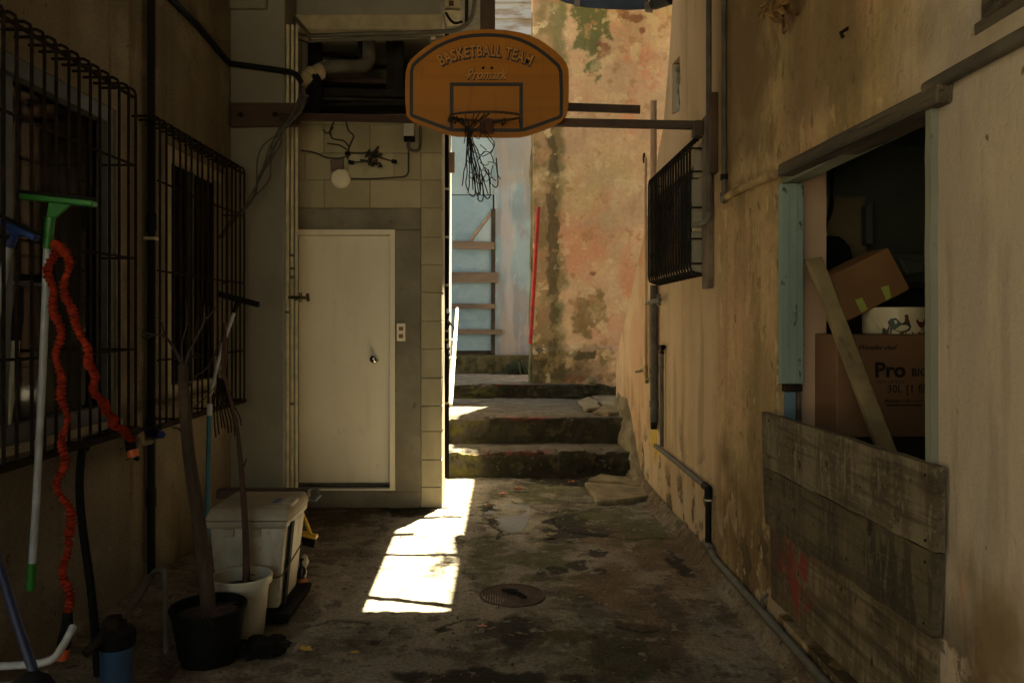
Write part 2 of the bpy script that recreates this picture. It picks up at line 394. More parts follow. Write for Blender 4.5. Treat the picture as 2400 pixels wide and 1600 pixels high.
M['bristle'] = simple('black_bristle', (.01,.009,.009), .9, spec=.1)
M['glassbrown'] = simple('dark_bottle', (.02,.012,.008), .15)
M['labelorange'] = simple('orange_bottle_label', (.5,.16,.03), .6)
M['lightlens'] = simple('milky_lamp_cover', (.66,.58,.42), .4, var=.04)
M['whitebox'] = simple('white_switch_box', (.42,.4,.35), .5)
M['blueplaster'] = (Mat('faded_blue_plaster', (.08,.13,.17), .9).vary(2,.82,1.15).layer((.085,.095,.115),2.2,.46,.58,.9,(1,1,.5),off=(2,0,1)).layer((.15,.15,.17),5,.50,.62,.7,(1,1,.12)).layer((.14,.175,.195),7,.58,.66,.7,(1,1,.3)))
mm = M['blueplaster']
mm.mix(mm.axis(2, 3.3, 3.75, wob=.2), (.11,.105,.1), .7)
mm.layer((.13,.125,.12), 5, .42, .6, .75, (1,1,.3), mask=mm.axis(2, 1.9, 1.2, wob=.3))
M['blueplaster'] = mm.bump(50,.3,.006).done()
M['bluesheet'] = Mat('pale_blue_sheet', (.085,.145,.195), .6).vary(1.5,.82,1.15).layer((.045,.095,.135),3,.46,.62,.6).layer((.14,.18,.2),9,.6,.68,.6).bump(2,.5,.05).done()
M['palesheet'] = Mat('whitish_sheet', (.12,.175,.21), .6).vary(1.5,.85,1.1).bump(2,.5,.05).done()
M['graywood'] = Mat('old_gray_wood', (.14,.1,.075), .85).vary(8,.7,1.3,(.2,1,1)).layer((.06,.04,.03),12,.55,.7,.6,(.2,1,1)).bump(30,.4,.004,(.1,1,1)).done()
M['gateboard'] = Mat('dark_gate_board', (.06,.045,.034), .85).vary(8,.7,1.3,(.2,1,1)).bump(30,.4,.004,(.1,1,1)).done()
M['siding'] = Mat('peeling_white_siding', (.19,.19,.19), .8).vary(3,.85,1.1,(.3,1,1)).layer((.11,.07,.04),3,.48,.6,.85,(.35,1,1.6)).rnd(.9,1.08).bump(20,.3,.005,(.1,1,1)).done()
M['mossypost'] = Mat('mossy_corner', (.10,.08,.035), .95).vary(6,.6,1.3).layer((.07,.075,.025),5,.45,.65,.8,(1,1,.3)).layer((.02,.018,.012),8,.55,.68,.9,(1,1,.35)).bump(30,.8,.012).done()
M['shadedledge'] = Mat('shade_dark_mossy_ledge', (.035,.033,.018), .95, spec=.1).vary(8,.5,1.6).bump(30,.8,.01).done()  # ledge colour darkened to stand for the unlit gap under the gate
M['sidewall'] = Mat('pale_side_wall', (.42,.38,.29), .9).vary(3,.85,1.1).bump(60,.3,.005).done()
M['white'] = simple('white_paint', (.7,.68,.62), .45)
M['stainlesswire'] = simple('wire', (.03,.025,.02), .6)
M['conduitbrown'] = Mat('brown_gray_conduit', (.065,.055,.045), .6).vary(8,.65,1.35).layer((.1,.06,.035),9,.54,.68,.6).done()
M['cablegray'] = simple('dark_gray_cable', (.06,.053,.042), .6)
M['loftdark'] = Mat('loft_board', (.13,.1,.06), .9).vary(4,.7,1.3).done()
M['label_blue'] = simple('blue_sticker', (.03,.07,.16), .5)

def near_pale(m):
    k = m.math('MULTIPLY', m.axis(1, 2.62, 2.28, wob=.05, wsc=5), 1.0)
    m.mix(k, (.45,.375,.3), .85)
    m.layer((.33,.28,.235), 2.2, .45, .58, .7, (1,1,.3), mask=k).layer((.25,.2,.16), 6, .52, .64, .5, (1,1,.12), mask=k)
    m.layer((.5,.22,.13), 2.5, .62, .7, .7, (1,1,.4), off=(0,9,1), mask=k)
    m.layer((.12,.09,.05), 16, .7, .745, .9, (1,1,.6), detail=2, mask=k)
    hi = m.axis(2, 2.15, 2.35, wob=.06)
    m.layer((.17,.115,.06), 1.2, .38, .56, .75, (1,1,.4), off=(5,5,5), mask=hi)
    lo = m.axis(2, 1.05, .35, wob=.3, wsc=2.5)
    m.layer((.16,.1,.045), 4, .40, .56, .9, (1,1,.25), mask=lo)
    m.layer((.34,.22,.04), 2.5, .6, .7, .7, mask=lo)
    m.mix(m.blob(tuple(onX(1725,110,1.25)), (.4,.55,.75), .6, 3.5, .3, 1.1), (.17,.105,.05), .8)
    f = m.axis(1, 4.45, 4.7)
    m.mix(f, (.53,.375,.24), .6); e_ = m.axis(1, 6.0, 7.0, wob=.3); m.mix(e_, (.53,.32,.19), .75); m.layer((.52,.22,.12), 2.4, .5, .64, .8, mask=e_, off=(1,1,7)); m.layer((.22,.15,.08), 5, .52, .64, .7, (1,1,.4), mask=e_); m.layer((.56,.40,.27), 1.8, .35, .6, .7, (1,1,.3), mask=f, off=(9,0,0)); m.layer((.26,.19,.11), 4, .54, .66, .6, (1,1,.12), mask=f, off=(2,6,0))
    m.mix(m.blob(tuple(onX(1290+170,790,1.25)), (.3,.5,.35), .4, 4), (.52,.3,.2), .6)
    m.mix(m.blob(tuple(onX(1503,1000,1.25)), (.2,.14,.2), .5, 7), (.5,.33,.02), .8)
M['ochre'] = plaster('ochre_plaster', (.46,.325,.175), (.22,.15,.065), (.5,.3,.185), .5, near_pale)
fl = Mat('old_concrete_floor', (.175,.15,.115), .9, spec=.12)
fl.vary(1.2,.75,1.25).layer((.225,.2,.165),3,.48,.62,.7).layer((.075,.06,.045),2.2,.47,.6,.7,off=(2,7,0)).layer((.06,.048,.034),7,.52,.62,.7,off=(9,1,0)).layer((.27,.22,.16),12,.56,.64,.5)
fl.mix(fl.attr('orange'), (.14,.085,.045), .75)
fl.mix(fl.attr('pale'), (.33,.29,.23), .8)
fl.mix(fl.attr('moss'), (.06,.066,.02), .9)
fl.mix(fl.attr('dark'), (.018,.016,.011), .94)
fl.mix(fl.attr('crack'), (.015,.012,.009), .95)
fl.layer((.04,.032,.024), 22, .61, .68, .85).layer((.34,.28,.2), 34, .73, .76, .6, detail=2)
fl.layer((.07,.056,.04), 5, .575, .59, .6, detail=8, off=(1,1,0)).layer((.25,.215,.165), 9, .6, .612, .6, detail=8, off=(4,1,0))
fl.vary(60,.75,1.25)
M['floor'] = fl.roughmap(fl.attr('dark'), .9, .7).bump(45,.8,.008).bump(12,.35,.01).done()
st = Mat('mossy_step_concrete', (.135,.115,.09), .92, spec=.08)
st.vary(3,.7,1.2).layer((.2,.17,.13),4,.5,.68,.5)
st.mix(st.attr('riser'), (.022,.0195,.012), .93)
st.layer((.13,.12,.03), 5, .45, .62, .9, mask=st.attr('green'))
st.layer((.075,.06,.03), 7, .54, .62, .75, mask=st.attr('riser')).layer((.11,.09,.06), 24, .6, .65, .7, mask=st.attr('riser'))
st.layer((.2,.03,.03), 9, .46, .58, .7, mask=st.attr('edge'))
st.layer((.014,.013,.010), 12, .58, .68, .8).layer((.05,.045,.035), 3, .5, .6, .6)
M['step'] = st.bump(30,.8,.012).done()
pw = Mat('peach_retaining_wall', (.55,.355,.235), .92, spec=.2)
pw.vary(1.5,.85,1.12)
pw.layer((.56,.27,.175), 1.5, .46, .62, .6, dist=.5, off=(3,0,8))
pw.layer((.5,.38,.2), 1.1, .5, .66, .6, off=(0,0,3))
pw.mix(pw.attr('pinkp'), (.58,.22,.14), .6)
pw.mix(pw.attr('moss'), (.105,.12,.05), .92)
pw.mix(pw.attr('brown'), (.2,.13,.062), .9)
pw.mix(pw.attr('red'), (.2,.075,.045), .8)
pw.mix(pw.attr('darkm'), (.06,.05,.028), .85)
pw.layer((.62,.47,.3), 4, .585, .6, .55, detail=8, off=(0,2,5)).layer((.38,.21,.11), 6, .61, .62, .65, detail=8, off=(7,2,1))
pw.layer((.33,.2,.1), 9, .56, .70, .45, (1,1,.25)).layer((.3,.18,.09), 30, .66, .72, .4).layer((.6,.45,.27), 3, .54, .7, .5)
M['pinkwall'] = pw.vary(25,.92,1.07).bump(40,.35,.006).bump(5,.4,.02).done()
# glass
def glassmat():
    m = bpy.data.materials.new('dark_window_glass'); m.use_nodes = True; nt = m.node_tree; N = nt.nodes
    N.remove(N['Principled BSDF']); out = N['Material Output']
    t = N.new('ShaderNodeBsdfTransparent'); t.inputs[0].default_value = (.75,.75,.7,1)
    g = N.new('ShaderNodeBsdfGlossy'); g.inputs['Roughness'].default_value = .08; g.inputs[0].default_value = (.6,.6,.6,1)
    fr = N.new('ShaderNodeFresnel'); mx = N.new('ShaderNodeMixShader')
    nt.links.new(fr.outputs[0], mx.inputs[0]); nt.links.new(t.outputs[0], mx.inputs[1]); nt.links.new(g.outputs[0], mx.inputs[2])
    nt.links.new(mx.outputs[0], out.inputs[0]); return m
M['glass'] = glassmat()
M['puddle'] = Mat('wet_smooth_cement', (.25,.245,.24), .28, spec=.5).vary(3,.8,1.15).layer((.12,.11,.1),9,.55,.68,.6).done()
# ================================================================== THE SETTING
XL, XR = -1.97, 1.25
# far ground
b = NB(); box(b, -150, 150, -150, 150, -.3, -.05); struct('ground', b, M['concrete'])
# alley floor, one fine sheet with cracks, worn patches and damp stains
nx, ny = 300, 560
xs = np.linspace(-2.1, 1.24, nx); ys = np.linspace(1.3, 7.5, ny)
X, Y = np.meshgrid(xs, ys, indexing='ij')
def fl2(pts): return [tuple(onF(x, y)[:2]) for x, y in pts]
cracks = [fl2([(1271,1191),(1278,1205),(1311,1221),(1355,1226),(1398,1231),(1451,1241),(1491,1235),(1565,1238)]),
          fl2([(1175,1151),(1231,1168),(1265,1178),(1300,1172),(1358,1171),(1415,1165),(1491,1150)]),
          fl2([(1090,1236),(1150,1228),(1215,1222)]), fl2([(1110,1185),(1130,1200),(1148,1222),(1140,1236)]),
          fl2([(700,1440),(760,1425),(850,1432)]), fl2([(1420,1440),(1470,1452),(1510,1448)]),
          fl2([(1000,1445),(1050,1428),(1090,1424)])]
cd = np.full(X.shape, 9.0)
wx = (fbm(X,Y,9,5)-.5)*.12; wy = (fbm(X,Y,9,55)-.5)*.12
for c in cracks: cd = np.minimum(cd, seg_dist(X+wx*.5, Y+wy*.5, c))
crack = 1-sstep(.004, .016, cd)
def fblob(px, py, rx, ry, wob=.5, s=5, seed=0, e0=.75, e1=1.05):
    c = onF(px, py); r0 = onF(px+rx, py).x-c.x; r1 = abs(onF(px, py-ry).y-c.y)
    d = np.hypot((X-c.x)/r0, (Y-c.y)/r1)+(fbm(X,Y,s*1.8,seed,6)-.5)*2.4*wob
    return 1-sstep(e0, e1, d)
dark = np.zeros_like(X)
for i, a in enumerate([(1178,1442,72,34,.55,5),(1345,1222,52,14,.8,7),(1325,1297,26,12,.6,8),(1372,1270,26,11,.6,8),(1281,1308,26,8,.7,9),
      (1378,1312,14,6,.6,9),(1243,1315,12,8,.7,12),(1125,1168,20,14,.9,9),(1130,1200,18,10,.9,9),(1300,1195,60,12,.9,6),(860,1475,16,9,.6,12),
      (1470,1500,140,70,.9,2.5),(1530,1400,40,55,.8,4),(1560,1300,20,30,.8,6),(1150,1555,220,18,.9,4),(760,1180,120,26,.8,4),(950,1172,70,18,.6,5),
      (1330,1105,150,12,.8,6),(650,1420,60,60,.8,3),(1290,1225,40,25,.9,5),(1010,1448,22,6,.8,9),(1355,1430,40,60,1.0,4)]):
    k = .55 if i in (11,12,15,18,21) else 1.0
    dark = np.maximum(dark, fblob(*a, seed=100+i)*k)
moss = np.zeros_like(X)
for i, a in enumerate([(1260,1130,130,30,.8,3),(1330,1190,100,30,.8,3),(1240,1270,90,45,.9,3),(1440,1200,90,40,.8,3),(1380,1500,120,60,.9,3),(1110,1300,60,60,.9,3),(1320,1365,40,14,.9,6)]):
    moss = np.maximum(moss, fblob(*a, seed=200+i)*.75)
moss *= sstep(.28, .52, fbm(X,Y,6,77))
orange = np.maximum(fblob(1480,1320,160,110,.7,2,seed=300), 1-sstep(.0,.16,(1.2-X)+(fbm(X,Y,4,31)-.5)*.12))*.85
orange = np.maximum(orange, (1-sstep(-1.05,-.75,X+(fbm(X,Y,2,8)-.5)*.5))*.5)
pale = np.maximum(fblob(1165,1190,70,45,.4,4,seed=400), fblob(1130,1330,90,70,.9,2,seed=401)*.45)
sun_paint = sstep(-.85,-.7,X)*(1-sstep(-.2,-.05,X))*sstep(3.7,4.0,Y); pale = np.maximum(pale, sun_paint*(.45+.5*sstep(.4,.6,fbm(X,Y,5,61))))  # floor colour lightened under the sun patch so it reads brighter
pale = np.maximum(pale, sstep(.52,.7,fbm(X,Y,2.2,91))*.5)
Z = (fbm(X,Y,1.5,1)-.5)*.022+(fbm(X,Y,8,2)-.5)*.010+(fbm(X,Y,30,3,3)-.5)*.005
Z -= crack*.012; Z -= sstep(.5,1,dark)*.004; Z += sstep(.55,.62,fbm(X,Y,1.3,40))*.006
# shallow gutter rise against the ochre wall
Z += sstep(1.16,1.24,X)*.085
Z[:,0] -= .0
P = np.stack([X, Y, Z], -1)
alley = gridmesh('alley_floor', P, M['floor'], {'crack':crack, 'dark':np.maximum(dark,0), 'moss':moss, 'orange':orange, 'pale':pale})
alley['kind'] = 'structure'
b = NB(); box(b, -2.6, 2.2, -8, 1.32, -.06, -.008); struct('yard_floor', b, M['floor'])

# ---- left building: stucco wall with two window openings
lw = thing('plaster_wall', 'long dim brown stucco wall with two barred windows', 'wall', (XL, 4, 0))
W1 = (2.45, 4.09, .95, 2.53); W2 = (4.72, 5.72, .98, 2.50)
b = NB(); box(b, XL-.2, XL, 2.15, 6.3, -.05, 6.0)
wo = part('wall_face', b, M['stucco'], lw)
for (y0,y1,z0,z1) in (W1, W2):
    pts = [Vector((XL-.4,y0,z0)),Vector((XL-.4,y1,z0)),Vector((XL-.4,y1,z1)),Vector((XL-.4,y0,z1))]
    cut(wo, [(pts, (.8,0,0))])
b = NB(); box(b, XL-.95, XL-.9, 2.15, 6.3, 0, 3.2); box(b, XL-.9,XL-.2,2.15,2.2,0,3.2); box(b, XL-.9,XL-.2,6.25,6.3,0,3.2); box(b, XL-.9,XL-.2,2.15,6.3,3.15,3.2)
part('inner_room', b, M['dark'], lw)
b = NB(); box(b, -4.2, -4.0, -7, 2.15, -.05, 5.0); solo('sky_block_wall', b, M['gray_col'], 'unseen gray wall added behind the viewpoint to cut sky light', 'wall')  # wall added out of view to hold back sky light from behind
# column
co = thing('concrete_column', 'plain gray rendered column beside the white door', 'column', (-1.77, 5.95, 0))
b = NB(); box(b, XL-.01, -1.575, 5.82, 6.35, -.05, 6.0, .012); part('shaft', b, M['gray_col'], co)
b = NB(); box(b, XL+.002, -1.70, 5.78, 5.825, 3.72, 4.6, .008); part('ledge', b, M['gray_col'], co)

# ---- block building with the door
bw = thing('block_wall', 'concrete block wall round the white door, pale blocks at its corner', 'wall', (-1, 6.2, 0))
Yb = 6.2
def bx_(x): return (x-CX)/F*Yb
def bz_(y): return H-(y-CY)/F*Yb
dx0_, dx1_, dz1_ = bx_(672), bx_(908), bz_(528)
b = NB(); box(b, -1.6, dx0_-.01, Yb+.006, Yb+.2, -.05, 3.03); box(b, dx0_-.01, dx1_+.01, Yb+.09, Yb+.2, -.05, dz1_+.01); box(b, dx0_-.01, dx1_+.01, Yb+.012, Yb+.2, dz1_+.01, 3.03); box(b, dx1_+.01, -.47, Yb+.012, Yb+.2, -.05, 3.03); part('mortar_bed', b, M['mortar'], bw)
Xe = bx_(1015); Xc = bx_(967)
rows = [bz_(y) for y in (1165,1118,1055,990,932,868,802,737,672,608,545,478,414,352,286,262)]
blk0 = None
rr = random.Random(3)
for i in range(len(rows)-1):
    z0, z1 = rows[i]+.0025, rows[i+1]-.0025
    b = NB(); d = rr.uniform(-.004,.003)
    box(b, Xc+.003, Xe+rr.uniform(-.002,.002), Yb+d, Yb+.19, max(z0,-.03), z1, .003); part('block', b, M['block'], bw)
zt = bz_(478)
edges = [bx_(686), bx_(745), bx_(850), Xc]
for i in range(len(rows)-1):
    if rows[i] < zt-.01: continue
    ed = edges if i % 2 else [bx_(686), bx_(700), bx_(800), bx_(905), Xc]
    for x0, x1 in zip(ed[:-1], ed[1:]):
        b = NB(); box(b, x0+.002, x1-.002, Yb+rr.uniform(-.002,.002), Yb+.15, rows[i]+.002, rows[i+1]-.002, .003); part('block', b, M['block'], bw)
# cement surround (header, right jamb, kerb)
dx0, dx1, dz0, dz1 = bx_(672), bx_(908), bz_(1125), bz_(528)
b = NB()
box(b, -1.585, Xc-.001, Yb-.004, Yb+.1, dz1, zt-.002, .006); part('door_header', b, M['cement'], bw)
b = NB(); box(b, dx1, Xc-.001, Yb-.006, Yb+.1, bz_(1160), dz1-.001, .006); part('door_surround', b, M['cement'], bw)
b = NB(); box(b, -1.585, Xc-.002, Yb-.012, Yb+.1, -.03, dz0-.004, .01); part('kerb', b, M['cement'], bw)
# door
dr = thing('door', 'closed plain cream door with round knob in the block wall', 'door', ((dx0+dx1)/2, Yb, dz0))
b = NB(); t = .04
ring_plate(b, [(dx0,Yb-.02,dz0),(dx1,Yb-.02,dz0),(dx1,Yb-.02,dz1),(dx0,Yb-.02,dz1)], [(dx0+t,Yb-.02,dz0+t*.5),(dx1-t,Yb-.02,dz0+t*.5),(dx1-t,Yb-.02,dz1-t),(dx0+t,Yb-.02,dz1-t)], (0,.11,0)); part('door_frame', b, M['door'], dr)
b = NB(); box(b, dx0+t+.004, dx1-t-.004, Yb+.018, Yb+.06, bz_(1109), dz1-t-.004, .003); part('door_leaf', b, M['door'], dr)
b = NB(); box(b, dx0+t, dx1-t, Yb-.03, Yb+.02, dz0+.02, dz0+.032); part('sill', b, M['alu'], dr)
kx, kz = bx_(860), bz_(824)
b = NB(); lathe(b, [(.030,.018),(.032,.012),(.014,.008),(.012,-.02),(.026,-.03),(.031,-.042),(.028,-.056),(.015,-.064),(0,-.065)], (kx,Yb,kz), 24, 'y'); part('knob', b, M['chrome'], dr, True)
b = NB(); box(b, bx_(912), bx_(932), Yb-.024, Yb-.006, bz_(783), bz_(742), .004)
ot = thing('outlet', 'cream double socket plate beside the cream door', 'socket', (bx_(922),Yb,bz_(760)))
part('plate', b, M['door'], ot)
for yy in (754, 771):
    b = NB(); box(b, bx_(917), bx_(927), Yb-.027, Yb-.022, bz_(yy+5), bz_(yy-4), .001); part('socket', b, M['card1'], ot)
# side wall of the block building (turned a little off the alley axis) and its body
b = NB()
prism(b, [(Xe-.001,6.39,-.05),(-.563,9.2,-.05),(-1.6,9.2,-.05),(-1.6,6.41,-.05)], (0,0,3.07)); prism(b, [(Xe-.003,6.40,3.021),(-.563,9.2,3.021),(-.65,9.2,3.021),(Xe-.09,6.40,3.021)], (0,0,.7)); box(b,-1.6,-.58,6.42,9.2,3.73,3.784); part('side_wall', b, M['sidewall'], bw)
# upper storey and its beam
b = NB(); box(b, -1.585, -.46, 6.16, 6.5, 3.79, 6.0); part('upper_wall', b, M['gray_col'], bw)
b = NB(); box(b, -1.56, -.44, 6.06, 6.3, 3.67, 3.785, .008); part('beam', b, M['creamframe'], bw)
b = NB(); prism(b, [(-.47,5.3,3.98),(-.045,5.3,3.98),(-.085,6.9,3.98),(-.15,9.1,3.98),(-.56,9.1,3.98)], (0,0,.05)); box(b, -2.0, -.471, 5.3, 6.2, 3.981, 4.031); part('eave', b, M['concrete'], bw)  # eave stretched out of view to block sun and edge the sun patch
b = NB(); box(b, -1.58,-.47, 7.0, 7.1, 3.03, 3.72); box(b,-1.6,-1.55,6.41,7.0,3.03,3.72); part('loft_back', b, M['dark'], bw)
b = NB(); box(b, -.565,-.50, 6.45, 9.2, 3.7, 6.0); part('upper_side_wall', b, M['sidewall'], bw)

# ---- steps
sx = np.linspace(-.66, 1.17, 150)
def step_mesh(y0, z0, y1, z1, seed, name, right=1.17):
    prof = []
    n1 = 16
    for i in range(n1): prof.append((y0, z0+(z1-.02-z0)*i/(n1-1), 1.0))
    prof += [(y0+.004, z1-.008, .7), (y0+.014, z1-.001, .3), (y0+.03, z1, 0)]
    n2 = max(10, int((y1-y0)/.03))
    for i in range(1, n2+1): prof.append((y0+.03+(y1-y0-.03)*i/n2, z1, 0))
    pr = np.array(prof); xx = np.linspace(-.66, right, 150)
    Xg = np.repeat(xx[:,None], len(pr), 1); Yg = np.repeat(pr[None,:,0], 150, 0).copy(); Zg = np.repeat(pr[None,:,1], 150, 0).copy(); R = np.repeat(pr[None,:,2], 150, 0)
    s = np.arange(len(pr))[None,:]*.03+np.zeros_like(Xg)
    nz = fbm(Xg, s, 2.5, seed)-.5; nf = fbm(Xg, s, 14, seed+3)-.5
    Yg += (nz*.10+nf*.03)*np.clip(R+.25,0,1)
    Zg += (nz*.02+nf*.014)*(1-R*.6)
    nose = np.exp(-((np.arange(len(pr))[None,:]-18)/3.0)**2)+np.zeros_like(Xg)
    chip = sstep(.5,.66,fbm(Xg, s, 4, seed+9))*nose
    Zg -= chip*.045+nose*.008; Yg += chip*.05
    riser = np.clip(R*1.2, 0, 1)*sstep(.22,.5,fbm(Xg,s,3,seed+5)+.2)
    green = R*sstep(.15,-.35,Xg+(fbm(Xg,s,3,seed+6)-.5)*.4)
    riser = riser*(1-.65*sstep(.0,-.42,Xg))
    edge = nose*sstep(-.32,-.2,Xg)*(1-sstep(.35,.6,Xg))
    edge = np.clip(edge*1.1,0,1)
    return gridmesh(name, np.stack([Xg,Yg,Zg],-1), M['step'], {'riser':riser,'green':green,'edge':edge}, steps)
steps = thing('mossy_steps', 'worn mossy concrete steps with faded red edges at the end of the alley', 'steps')
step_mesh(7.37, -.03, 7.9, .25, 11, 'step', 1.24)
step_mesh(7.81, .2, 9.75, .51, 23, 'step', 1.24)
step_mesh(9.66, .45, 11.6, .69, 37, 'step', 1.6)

# ---- peach retaining wall at the end, right of the passage
Yp = 9.78; nxp, nzp = 170, 300
xs = np.linspace(.40, 2.6, nxp); zs = np.linspace(.6, 5.75, nzp)
Xg, Zg = np.meshgrid(xs, zs, indexing='ij')
def pp(x, y): w = W(x, y, Yp); return (w.x, w.z)
def pblob(px, py, rx, ry, wob=.5, s=4, seed=0, e0=.75, e1=1.02):
    cx, cz = pp(px, py); k = Yp/F
    return 1-sstep(e0, e1, np.hypot((Xg-cx)/(rx*k), (Zg-cz)/(ry*k))+(fbm(Xg,Zg,s*2.2,seed,6)-.5)*2.6*wob)
Yg = Yp+(fbm(Xg,Zg,.9,5)-.5)*.12+(fbm(Xg,Zg,5,6)-.5)*.02
zl = H-(800-CY)/F*Yp
Yg -= .07*sstep(zl+.03, zl-.03, Zg+(fbm(Xg,Zg,3,9)-.5)*.08)           # thicker foot
Yg += .05*(1-sstep(.40,.72, Xg))*(fbm(Xg,Zg,7,12)-.2)
left_strip = 1-sstep(.62,.80, Xg+(fbm(Xg,Zg,3,15)-.5)*.35)
moss = np.maximum(pblob(1355,60,42,75,.7,4,1), pblob(1360,155,22,26,.9,5,2))
moss = np.maximum(moss, pblob(1345,20,28,30,.8,5,3)); moss = np.maximum(moss, left_strip*sstep(.5,.62,fbm(Xg,Zg,6,18))*.7)
moss = np.maximum(moss, (1-sstep(.02,.13,np.abs(Xg-.70)+(fbm(Xg,Zg,5,33,6)-.5)*.25))*.85)
brown = np.maximum(left_strip*.75, pblob(1355,715,46,52,.45,5,4)); brown = np.maximum(brown, pblob(1250,400,34,300,.6,4,5)*.6)
brown = np.maximum(brown, pblob(1340,740,28,40,.6,6,24))
brown = np.maximum(brown, pblob(1300,820,90,26,.9,5,25)*.7)
red = np.maximum(pblob(1385,118,20,22,.5,7,6), np.maximum(pblob(1432,32,15,18,.4,7,7), pblob(1462,42,22,11,.5,7,8)))
red = np.maximum(red, pblob(1475,70,10,10,.5,9,9)); red = np.maximum(red, pblob(1362,628,8,5,.3,9,10))
pinkp = np.maximum(pblob(1480,160,40,70,.7,3,11,.2,1.1), pblob(1340,560,80,130,.7,2.5,12,.2,1.1))
pinkp = np.maximum(pinkp, np.maximum(pblob(1450,250,30,60,.7,3,13,.2,1.1), pblob(1440,640,30,100,.6,3,14,.2,1.1))); pinkp = np.maximum(pinkp, pblob(1310,868,40,10,.5,5,15))
darkm = np.maximum(pblob(1225,850,36,50,.6,5,16), pblob(1270,560,14,260,.8,4,17)*.8)
darkm = np.maximum(darkm, pblob(1330,815,40,10,.8,7,26)); darkm = np.maximum(darkm, pblob(1310,862,120,26,.8,5,66,.3,1.1)*.8); darkm = np.maximum(darkm, pblob(1380,840,50,22,.8,4,27)*.5)
pk = gridmesh('retaining_wall', np.stack([Xg,Yg,Zg],-1), M['pinkwall'], {'moss':moss,'brown':brown,'red':red,'pinkp':pinkp,'darkm':darkm})
me = pk.data; bmx = NB(); bmx.from_mesh(me)
ed = [e for e in bmx.edges if e.is_boundary]
r = bmesh.ops.extrude_edge_only(bmx, edges=ed)
bmesh.ops.translate(bmx, verts=[v for v in r['geom'] if isinstance(v, bmesh.types.BMVert)], vec=(0,.35,0))
bmesh.ops.recalc_face_normals(bmx, faces=bmx.faces); bmx.to_mesh(me); bmx.free()
tag(pk, 'tall peach plastered retaining wall with green moss and a brown bare patch', 'wall')
# mossy post along its edge
b = NB(); pts = [onX(x, y, 1) for x, y in ()]
pl = []
for i, y in enumerate(np.linspace(30, 880, 26)):
    p = W(1229-(y-100)*.008, y, 9.86); pl.append((p.x+rr.uniform(-.012,.012), p.y, p.z))
tube(b, pl, [.048+rr.uniform(-.008,.008) for _ in pl], 6)
solo('mossy_post', b, M['mossypost'], 'thin moss-covered post along the edge of the peach wall', 'post', sm=True)
# stone foot right by the top step: little stones
def stone_mesh(pts, h, z, seed, bev=.012):
    b = NB(); r2 = random.Random(seed)
    base = [Vector((p[0], p[1], z)) for p in pts]
    prism(b, base, (0,0,h), bev)
    bmesh.ops.subdivide_edges(b, edges=b.edges, cuts=3, use_grid_fill=True)
    for v in b.verts:
        n = mnoise.noise(v.co*7+Vector((seed,0,0)))*.02; n2 = mnoise.noise(v.co*19+Vector((0,seed,0)))*.012; v.co += Vector((n+n2, n*.7-n2, (n*.6+n2)*.7))
    return b
def onP(x, y, z): return tuple(onF(x, y, z)[:2])
rub = 'broken slabs by the mossy steps'
solo('broken_slab', stone_mesh([onP(1342,1118,.0),onP(1372,1162,.0),onP(1420,1160,0),onP(1480,1150,0),onP(1515,1145,0),onP(1490,1130,0),onP(1400,1122,0)], .05, -.005, 1), M['stone'], 'largest broken slab lying at the foot of the steps by the ochre wall', 'slab', rub)
solo('broken_slab', stone_mesh([onP(1350,1110,.0),onP(1400,1117,.0),onP(1470,1124,0),onP(1492,1122,0),onP(1470,1104,0),onP(1375,1100,0)], .045, .0, 2), M['stone'], 'thin flat slab piece tucked against the lowest riser', 'slab', rub)
solo('broken_slab', stone_mesh([onP(1326,925,.52),onP(1345,946,.52),onP(1380,940,.52),onP(1372,928,.52),onP(1350,916,.52)], .05, .5, 3), M['stone'], 'small rounded slab piece lying on the second step', 'slab', rub)
solo('broken_slab', stone_mesh([onP(1358,914,.52),onP(1385,930,.52),onP(1445,938,.52),onP(1436,916,.52),onP(1400,908,.52)], .05, .5, 4), M['stone'], 'rear flat slab piece on the second step against the peach wall side', 'slab', rub)
solo('broken_slab', stone_mesh([onP(1362,950,.52),onP(1395,952,.52),onP(1446,950,.52),onP(1444,942,.52),onP(1385,935,.52)], .045, .5, 5), M['stone'], 'long narrow slab piece at the edge of the second step', 'slab', rub)
def rock(name, c, r, seed, m, label, cat, group=None):
    b = NB(); bmesh.ops.create_icosphere(b, subdivisions=3, radius=1)
    for v in b.verts:
        k = 1+mnoise.noise(v.co*1.3+Vector((seed,seed,0)))*.35+mnoise.noise(v.co*4+Vector((0,seed,0)))*.12
        v.co = Vector((v.co.x*r[0]*k, v.co.y*r[1]*k, v.co.z*r[2]*k))+Vector(c)
    return solo(name, b, m, label, cat, group, sm=True)
p = onF(1385, 872, .69)
rock('stone', (p.x,p.y,.74), (.08,.06,.05), 5, M['beige'], 'pale round stone on the top step under the peach wall', 'stone')
p = onF(1358, 880, .69)
rock('stone', (p.x,9.66,.72), (.07,.05,.05), 8, M['stone'], 'darker brown stone beside the pale one on the top step', 'stone')
